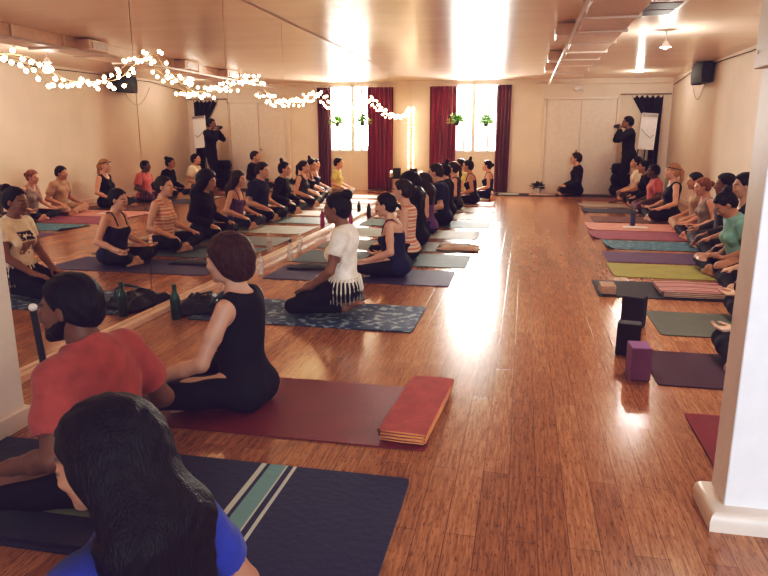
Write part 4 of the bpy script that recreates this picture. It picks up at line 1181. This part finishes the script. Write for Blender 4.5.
def fringed_shirt():
    m = fabric('white_print_cotton', (.88, .80, .70))
    nt = m.node_tree; N = nt.nodes; b = N['Principled BSDF']; cr = N[m['ramp']]
    tc = N.new('ShaderNodeTexCoord'); s = N.new('ShaderNodeSeparateXYZ'); nt.links.new(tc.outputs['Object'], s.inputs[0])
    def rng(sock, lo, hi, soft):
        a = N.new('ShaderNodeMapRange'); a.interpolation_type = 'SMOOTHSTEP'; a.inputs['From Min'].default_value = lo - soft; a.inputs['From Max'].default_value = lo + soft; nt.links.new(sock, a.inputs['Value'])
        c = N.new('ShaderNodeMapRange'); c.interpolation_type = 'SMOOTHSTEP'; c.inputs['From Min'].default_value = hi - soft; c.inputs['From Max'].default_value = hi + soft; c.inputs['To Min'].default_value = 1; c.inputs['To Max'].default_value = 0; nt.links.new(sock, c.inputs['Value'])
        mm = N.new('ShaderNodeMath'); mm.operation = 'MULTIPLY'; nt.links.new(a.outputs[0], mm.inputs[0]); nt.links.new(c.outputs[0], mm.inputs[1]); return mm.outputs[0]
    def mul(a, c):
        mm = N.new('ShaderNodeMath'); mm.operation = 'MULTIPLY'; nt.links.new(a, mm.inputs[0]); nt.links.new(c, mm.inputs[1]); return mm.outputs[0]
    front = rng(s.outputs[0], .055, 1, .01)
    def patch(col, z0, z1, sc_, thr, src):
        nz = N.new('ShaderNodeTexNoise'); nz.inputs['Scale'].default_value = sc_; nz.inputs['Detail'].default_value = 2; nt.links.new(tc.outputs['Object'], nz.inputs['Vector'])
        g = N.new('ShaderNodeMath'); g.operation = 'GREATER_THAN'; g.inputs[1].default_value = thr; nt.links.new(nz.outputs['Fac'], g.inputs[0])
        f = mul(mul(mul(front, rng(s.outputs[1], -.085, .085, .008)), rng(s.outputs[2], z0, z1, .008)), g.outputs[0])
        x = N.new('ShaderNodeMix'); x.data_type = 'RGBA'; x.inputs[7].default_value = (*col, 1); nt.links.new(f, x.inputs[0]); nt.links.new(src, x.inputs[6]); return x.outputs[2]
    c1 = patch((.03, .025, .04), .52, .60, 26, .47, cr.outputs[0])
    c2 = patch((.35, .17, .11), .40, .51, 18, .43, c1)
    nt.links.new(c2, b.inputs['Base Color'])
    return m
b4, f4 = person('L4', (-1.30, 4.74, .010), 180, 'woman with a dark bun kneeling in a white fringed t-shirt on the blue speckled towel', SK_BROWN, H_BLK, LG, h=.006, pose='kneel',
       top=('cap', fringed_shirt(), 't_shirt', {'loose': .018, 'hem': .055, 'fold': .003}), bottom=('leggings', C_BLK, {}), hstyle='bun', hvol=1.05, lean=.0, head_pitch=.16, scale=.93, build=.96)
J = f4[4]; m = MB()
for i in range(26):
    a = 2 * pi * i / 26
    def ring(z, g): return J['at']((.118 + g) * cos(a) - .012, (.168 + g) * sin(a), z)
    w = random.uniform(-.008, .008)
    m.tube([ring(.085, .0), ring(.03, .014), ring(-.02 + w, .024), ring(-.075 + w, .024), ring(-.12 + w, .022)], [.010, .0085, .0085, .007, .003], 5)
m.build('fringe', C_WHT, b4, smooth=True)
person('L5', (-1.19, 6.25, .010), 180, 'woman with a dark knot of hair in a navy strappy top on the indigo mat', SK_FAIR, H_BLK, LG, h=.007,
       top=(SP, C_NVY, 'camisole', {'fold': .003, 'loose': .016, 'hem': -.09}), bottom=('leggings', C_BLK, {}), hstyle='stub', lean=.10, head_pitch=.14, build=1.16, scale=.92, hands='palms_up')
person('L6', (-1.24, 7.18, .010), 180, 'woman in a sleeveless coral and cream striped top', SK_FAIR, H_BRN, LG, h=.008,
       top=(TK, STR, 'tank_top', {'fold': .001, 'loose': .013}), bottom=('leggings', C_BLK, {}), hstyle='lowbun', lean=.02, scale=1.0)
person('L7', (-1.28, 8.12, .010), 178, 'person with loose dark hair in a black long-sleeved top, behind the woman in stripes', SK_TAN, H_BLK, LG, h=.009,
       top=(LS, C_BLK, 'sweater', {'loose': .02}), bottom=('leggings', C_BLK, {}), hstyle='loose', hvol=1.25, lean=.08, head_pitch=.2, scale=1.02)
person('L8', (-1.28, 9.15, .010), 180, 'woman with dark hair in a purple strappy top, half hidden behind the person in black', SK_FAIR, H_BRN, LG, h=.009,
       top=(SP, C_PURP, 'camisole', {}), bottom=('leggings', C_NVY, {}), hstyle='loose', lean=.06, scale=.96)
person('L9', (-1.22, 10.18, .010), 182, 'man with short hair in a dark navy t-shirt on the dark green mat', SK_FAIR, H_BRN, LG, h=.009, female=False,
       top=(TS, C_NVY, 't_shirt', {'loose': .018}), bottom=('pants', C_BLK, {'loose': .015}), hstyle='short', hvol=1.15, lean=.08, head_pitch=.1, scale=1.06, build=1.14)
person('L10', (-1.24, 11.22, .010), 180, 'person in a black long-sleeved top on the cream mat', SK_FAIR, H_BLK, LG, h=.010,
       top=(LS, C_BLK, 'sweater', {'loose': .018}), bottom=('pants', C_BLK, {}), hstyle='topknot', lean=.05, scale=1.02)
person('L11', (-1.22, 12.38, .010), 180, 'woman with a ponytail in a charcoal tank top on the light grey mat', SK_FAIR, H_BRN, LG, h=.010,
       top=(TK, C_CHAR, 'tank_top', {}), bottom=('leggings', C_BLK, {}), hstyle='tail', lean=.04, scale=1.0)
person('L12', (-.99, 13.45, .010), 180, 'woman with a high topknot in a black strappy top on the blush pink mat', SK_TAN, H_BLK, LG, h=.010,
       top=(SP, C_BLK, 'camisole', {'loose': .014, 'hem': -.09}), bottom=('leggings', C_BLK, {}), hstyle='topknot', lean=.10, scale=1.0)
person('L13', (-1.30, 14.62, .010), 180, 'person in a pale yellow t-shirt at the far end of the mirror row', SK_FAIR, H_BLK, LG, h=.010,
       top=(TS, C_YEL, 't_shirt', {}), bottom=('pants', C_GREY, {}), hstyle='short', lean=.02, scale=.98)
person('L14', (-.74, 14.72, .010), 180, 'woman with a low bun in a long navy dress, next to the far window', SK_FAIR, H_BLK, LG, h=.010,
       top=(SP, C_NVY, 'camisole', {'loose': .022, 'hem': -.1}), bottom=('leggings', C_NVY, {}), hstyle='lowbun', lean=.0, scale=.94)

# right row
person('R0', (1.56, 3.97, .010), 180, 'person in black hidden by the white column, hand just showing by the dark plum mat', SK_FAIR, H_BRN, RG, h=.009,
       top=(TK, C_BLK, 'tank_top', {}), bottom=('leggings', C_BLK, {}), hstyle='lowbun', hands='palms_up')
person('R1', (1.90, 4.98, .010), 180, 'person in black behind the white column, open hand resting over the olive grey mat', SK_FAIR, H_BRN, RG, h=.008,
       top=(TS, C_CHAR, 't_shirt', {}), bottom=('leggings', C_BLK, {}), hstyle='short', female=False, hands='palms_up', reach=.03)
person('R2', (2.10, 6.02, .012), 180, 'person in black leggings half behind the white column on the striped blanket', SK_FAIR, H_BRN, RG, h=.008,
       top=(TK, C_BLK, 'tank_top', {}), bottom=('leggings', C_BLK, {}), hstyle='lowbun', hands='palms_down', spread=.9)
person('R3', (2.14, 6.98, .010), 184, 'woman with dark hair bowing her head in a teal t-shirt on the olive green mat', SK_TAN, H_BLK, RG, h=.007,
       top=('cap', C_TEAL, 't_shirt', {'loose': .018}), bottom=('leggings', C_BLK, {}), hstyle='bun', lean=.24, head_pitch=.68, hands='lap', scale=.98)
person('R4', (2.38, 7.76, .010), 180, 'tall dark-haired man in a black tank top, sitting at the edge of the white column', SK_TAN, H_BLK, RG, h=.008, female=False,
       top=(TK, C_BLK, 'tank_top', {}), bottom=('pants', C_BLK, {}), hstyle='short', hvol=1.5, lean=.02, scale=1.08)
person('R5', (2.42, 8.62, .010), 176, 'person with thick black hair behind the woman in teal, in a charcoal top', SK_BROWN, H_BLK, RG, h=.009, female=False,
       top=(LS, C_CHAR, 'sweater', {}), bottom=('pants', C_CHAR, {}), hstyle='short', hvol=1.6, lean=.02, scale=1.02)
person('R6', (2.42, 9.40, .010), 182, 'woman with light auburn hair in a grey tank top, palms turned up on her knees', SK_ROSY, H_RED, RG, h=.008,
       top=(TK, C_GREY, 'tank_top', {}), bottom=('leggings', C_BLK, {}), hstyle='lowbun', lean=.12, head_pitch=.2, hands='palms_up', scale=.93)
person('R7', (2.50, 10.22, .010), 180, 'person with short dark hair in a taupe t-shirt on the light pink mat', SK_TAN, H_BLK, RG, h=.009, female=False,
       top=(TS, C_TANP, 't_shirt', {}), bottom=('pants', C_TANP, {}), hstyle='short', hvol=1.2, lean=.10, head_pitch=.1, scale=.95)
person('R8', (2.34, 11.36, .010), 180, 'blonde woman with a ponytail and headband in a black tank top', SK_FAIR, H_BLD, RG, h=.009,
       top=(TK, C_BLK, 'tank_top', {}), bottom=('leggings', C_BLK, {}), hstyle='tail', lean=-.04, head_pitch=0, hands='palms_up', scale=1.04, headband=C_CHAR)
person('R9', (2.33, 12.66, .010), 180, 'person with short dark hair in a salmon pink t-shirt', SK_DEEP, H_BLK, RG, h=.010, female=False,
       top=(TS, C_PINK, 't_shirt', {'loose': .02}), bottom=('pants', C_PLUM, {}), hstyle='short', lean=.04, scale=.96, build=1.05)
person('R10', (2.36, 13.68, .010), 180, 'person with dark hair in a black sweater, between the pink shirt and the white shirt', SK_TAN, H_BLK, RG, h=.010,
       top=(LS, C_BLK, 'sweater', {'loose': .02}), bottom=('pants', C_BLK, {}), hstyle='bun', lean=.08, scale=1.0)
person('R11', (2.38, 15.0, .010), 178, 'man with short dark hair in a white t-shirt, last of the right row', SK_FAIR, H_BLK, RG, h=.010, female=False,
       top=(TS, C_WHT, 't_shirt', {'loose': .018}), bottom=('pants', C_BRNP, {}), hstyle='short', hvol=1.3, lean=.02, head_pitch=-.08, scale=1.04)
# back of the room
person('C', (1.20, 15.85, .020), 180, 'man with short dark hair in a black sweater sitting before the cream doors', SK_FAIR, H_BRN, 'people at the back wall', h=.009, female=False,
       top=(LS, C_BLK, 'sweater', {'loose': .014}), bottom=('pants', C_BLK, {'length': .99}), hstyle='short', hvol=1.3, lean=.0, head_pitch=.03, scale=1.09, build=.95)
arms = {1: ((.20, .05, 1.39), (0, 1, -1), (.35, -.1, .9), (-.3, -1, 0), .9), -1: ((.20, -.05, 1.39), (0, -1, -1), (.35, .1, .9), (-.3, 1, 0), .9)}
person('S', (2.24, 15.62, .001), 180, 'person in black standing at the back right, holding a camera up to the face', SK_BROWN, H_BLK, 'people at the back wall', h=.010, pose='stand', female=False, arms=arms,
       top=(LS, C_BLK, 'jacket', {'loose': .022, 'hem': -.06}), bottom=('pants', C_BLK, {'loose': .02, 'length': .99}), hstyle='short', hvol=1.3, scale=1.04, lean=.03, head_pitch=.02)
cm = empty('handheld_camera', (2.24 - .26, 15.62, 1.545), 0, 'black camera held up by the standing person at the back', 'camera')
MB().box(-.03, .03, -.065, .065, -.045, .045, .008).build('camera_body', DARK, cm)
MB().lathe([(.03, 0), (.032, .05), (.026, .052), (.001, .045)], n=16, axis='x').xf(Matrix.Translation((-.028, 0, 0)) @ Matrix.Scale(-1, 4, (1, 0, 0))).build('lens', DARK, cm, smooth='auto')

# ------------------------------------------------------------------ light
w = bpy.data.worlds.new('bright_sky'); bpy.context.scene.world = w; w.use_nodes = True
bg = w.node_tree.nodes['Background']; bg.inputs[0].default_value = (1, .97, .93, 1); bg.inputs[1].default_value = 4.0
def area(name, loc, target, sx, sy, power, color, spread=180):
    l = bpy.data.lights.new(name, 'AREA'); l.shape = 'RECTANGLE'; l.size = sx; l.size_y = sy; l.energy = power; l.color = color; l.spread = rad(spread)
    o = bpy.data.objects.new(name, l); COL.objects.link(o); o.location = loc
    o.rotation_euler = (Vector(target) - Vector(loc)).to_track_quat('-Z', 'Y').to_euler(); return o
area('window_daylight', (-1.14, BACK + .6, 1.95), (-.6, 10, .8), 1.3, 1.7, 900, (1, .93, .84)).data.specular_factor = .35
# unseen fill lights added under the ceiling to brighten the foreground
for i, (x, y, p) in enumerate(((1.4, 4.8, 38), (1.8, 1.2, 6), (-1.2, -1.6, 3))):
    area('ceiling_fill_light', (x, y, CEIL - .03), (x, y, 0), .9, .5, p, (1, .88, .76))
# daylight through the opening behind the photographer
area('rear_daylight', (2.1, FRONT + .1, 1.5), (1.2, 2.3, 1.1), 1.8, 1.5, 60, (.60, .80, 1.0), 100)
def point(name, loc, power, color, r=.06):
    l = bpy.data.lights.new(name, 'POINT'); l.specular_factor = .1; l.energy = power; l.color = color; l.shadow_soft_size = r
    o = bpy.data.objects.new(name, l); COL.objects.link(o); o.location = loc
point('pendant_glow', (1.66, 9.2, 2.33), 34, (1, .88, .78))
point('flush_lamp_glow', (2.2, 14.7, 2.52), 22, (1, .88, .78))

sc = bpy.context.scene
sc.view_settings.view_transform = 'Standard'
sc.view_settings.look = 'None'
sc.view_settings.exposure = 0.2
# faded-film response of the photograph: lifted, slightly purple blacks
sc.view_settings.use_curve_mapping = True
cmap = sc.view_settings.curve_mapping
for ci, lo_ in ((0, .007), (1, .0035), (2, .012)):
    cv = cmap.curves[ci]; cv.points[0].location = (0, lo_)
    cv.points.new(.06, .046 + lo_ * .5); cv.points.new(.35, .385)
cmap.update()
sc.cycles.max_bounces = 10; sc.cycles.diffuse_bounces = 6; sc.cycles.glossy_bounces = 6; sc.cycles.transparent_max_bounces = 12
sc.cycles.sample_clamp_indirect = 6
sc.cycles.caustics_reflective = True
sc.cycles.use_denoising = True
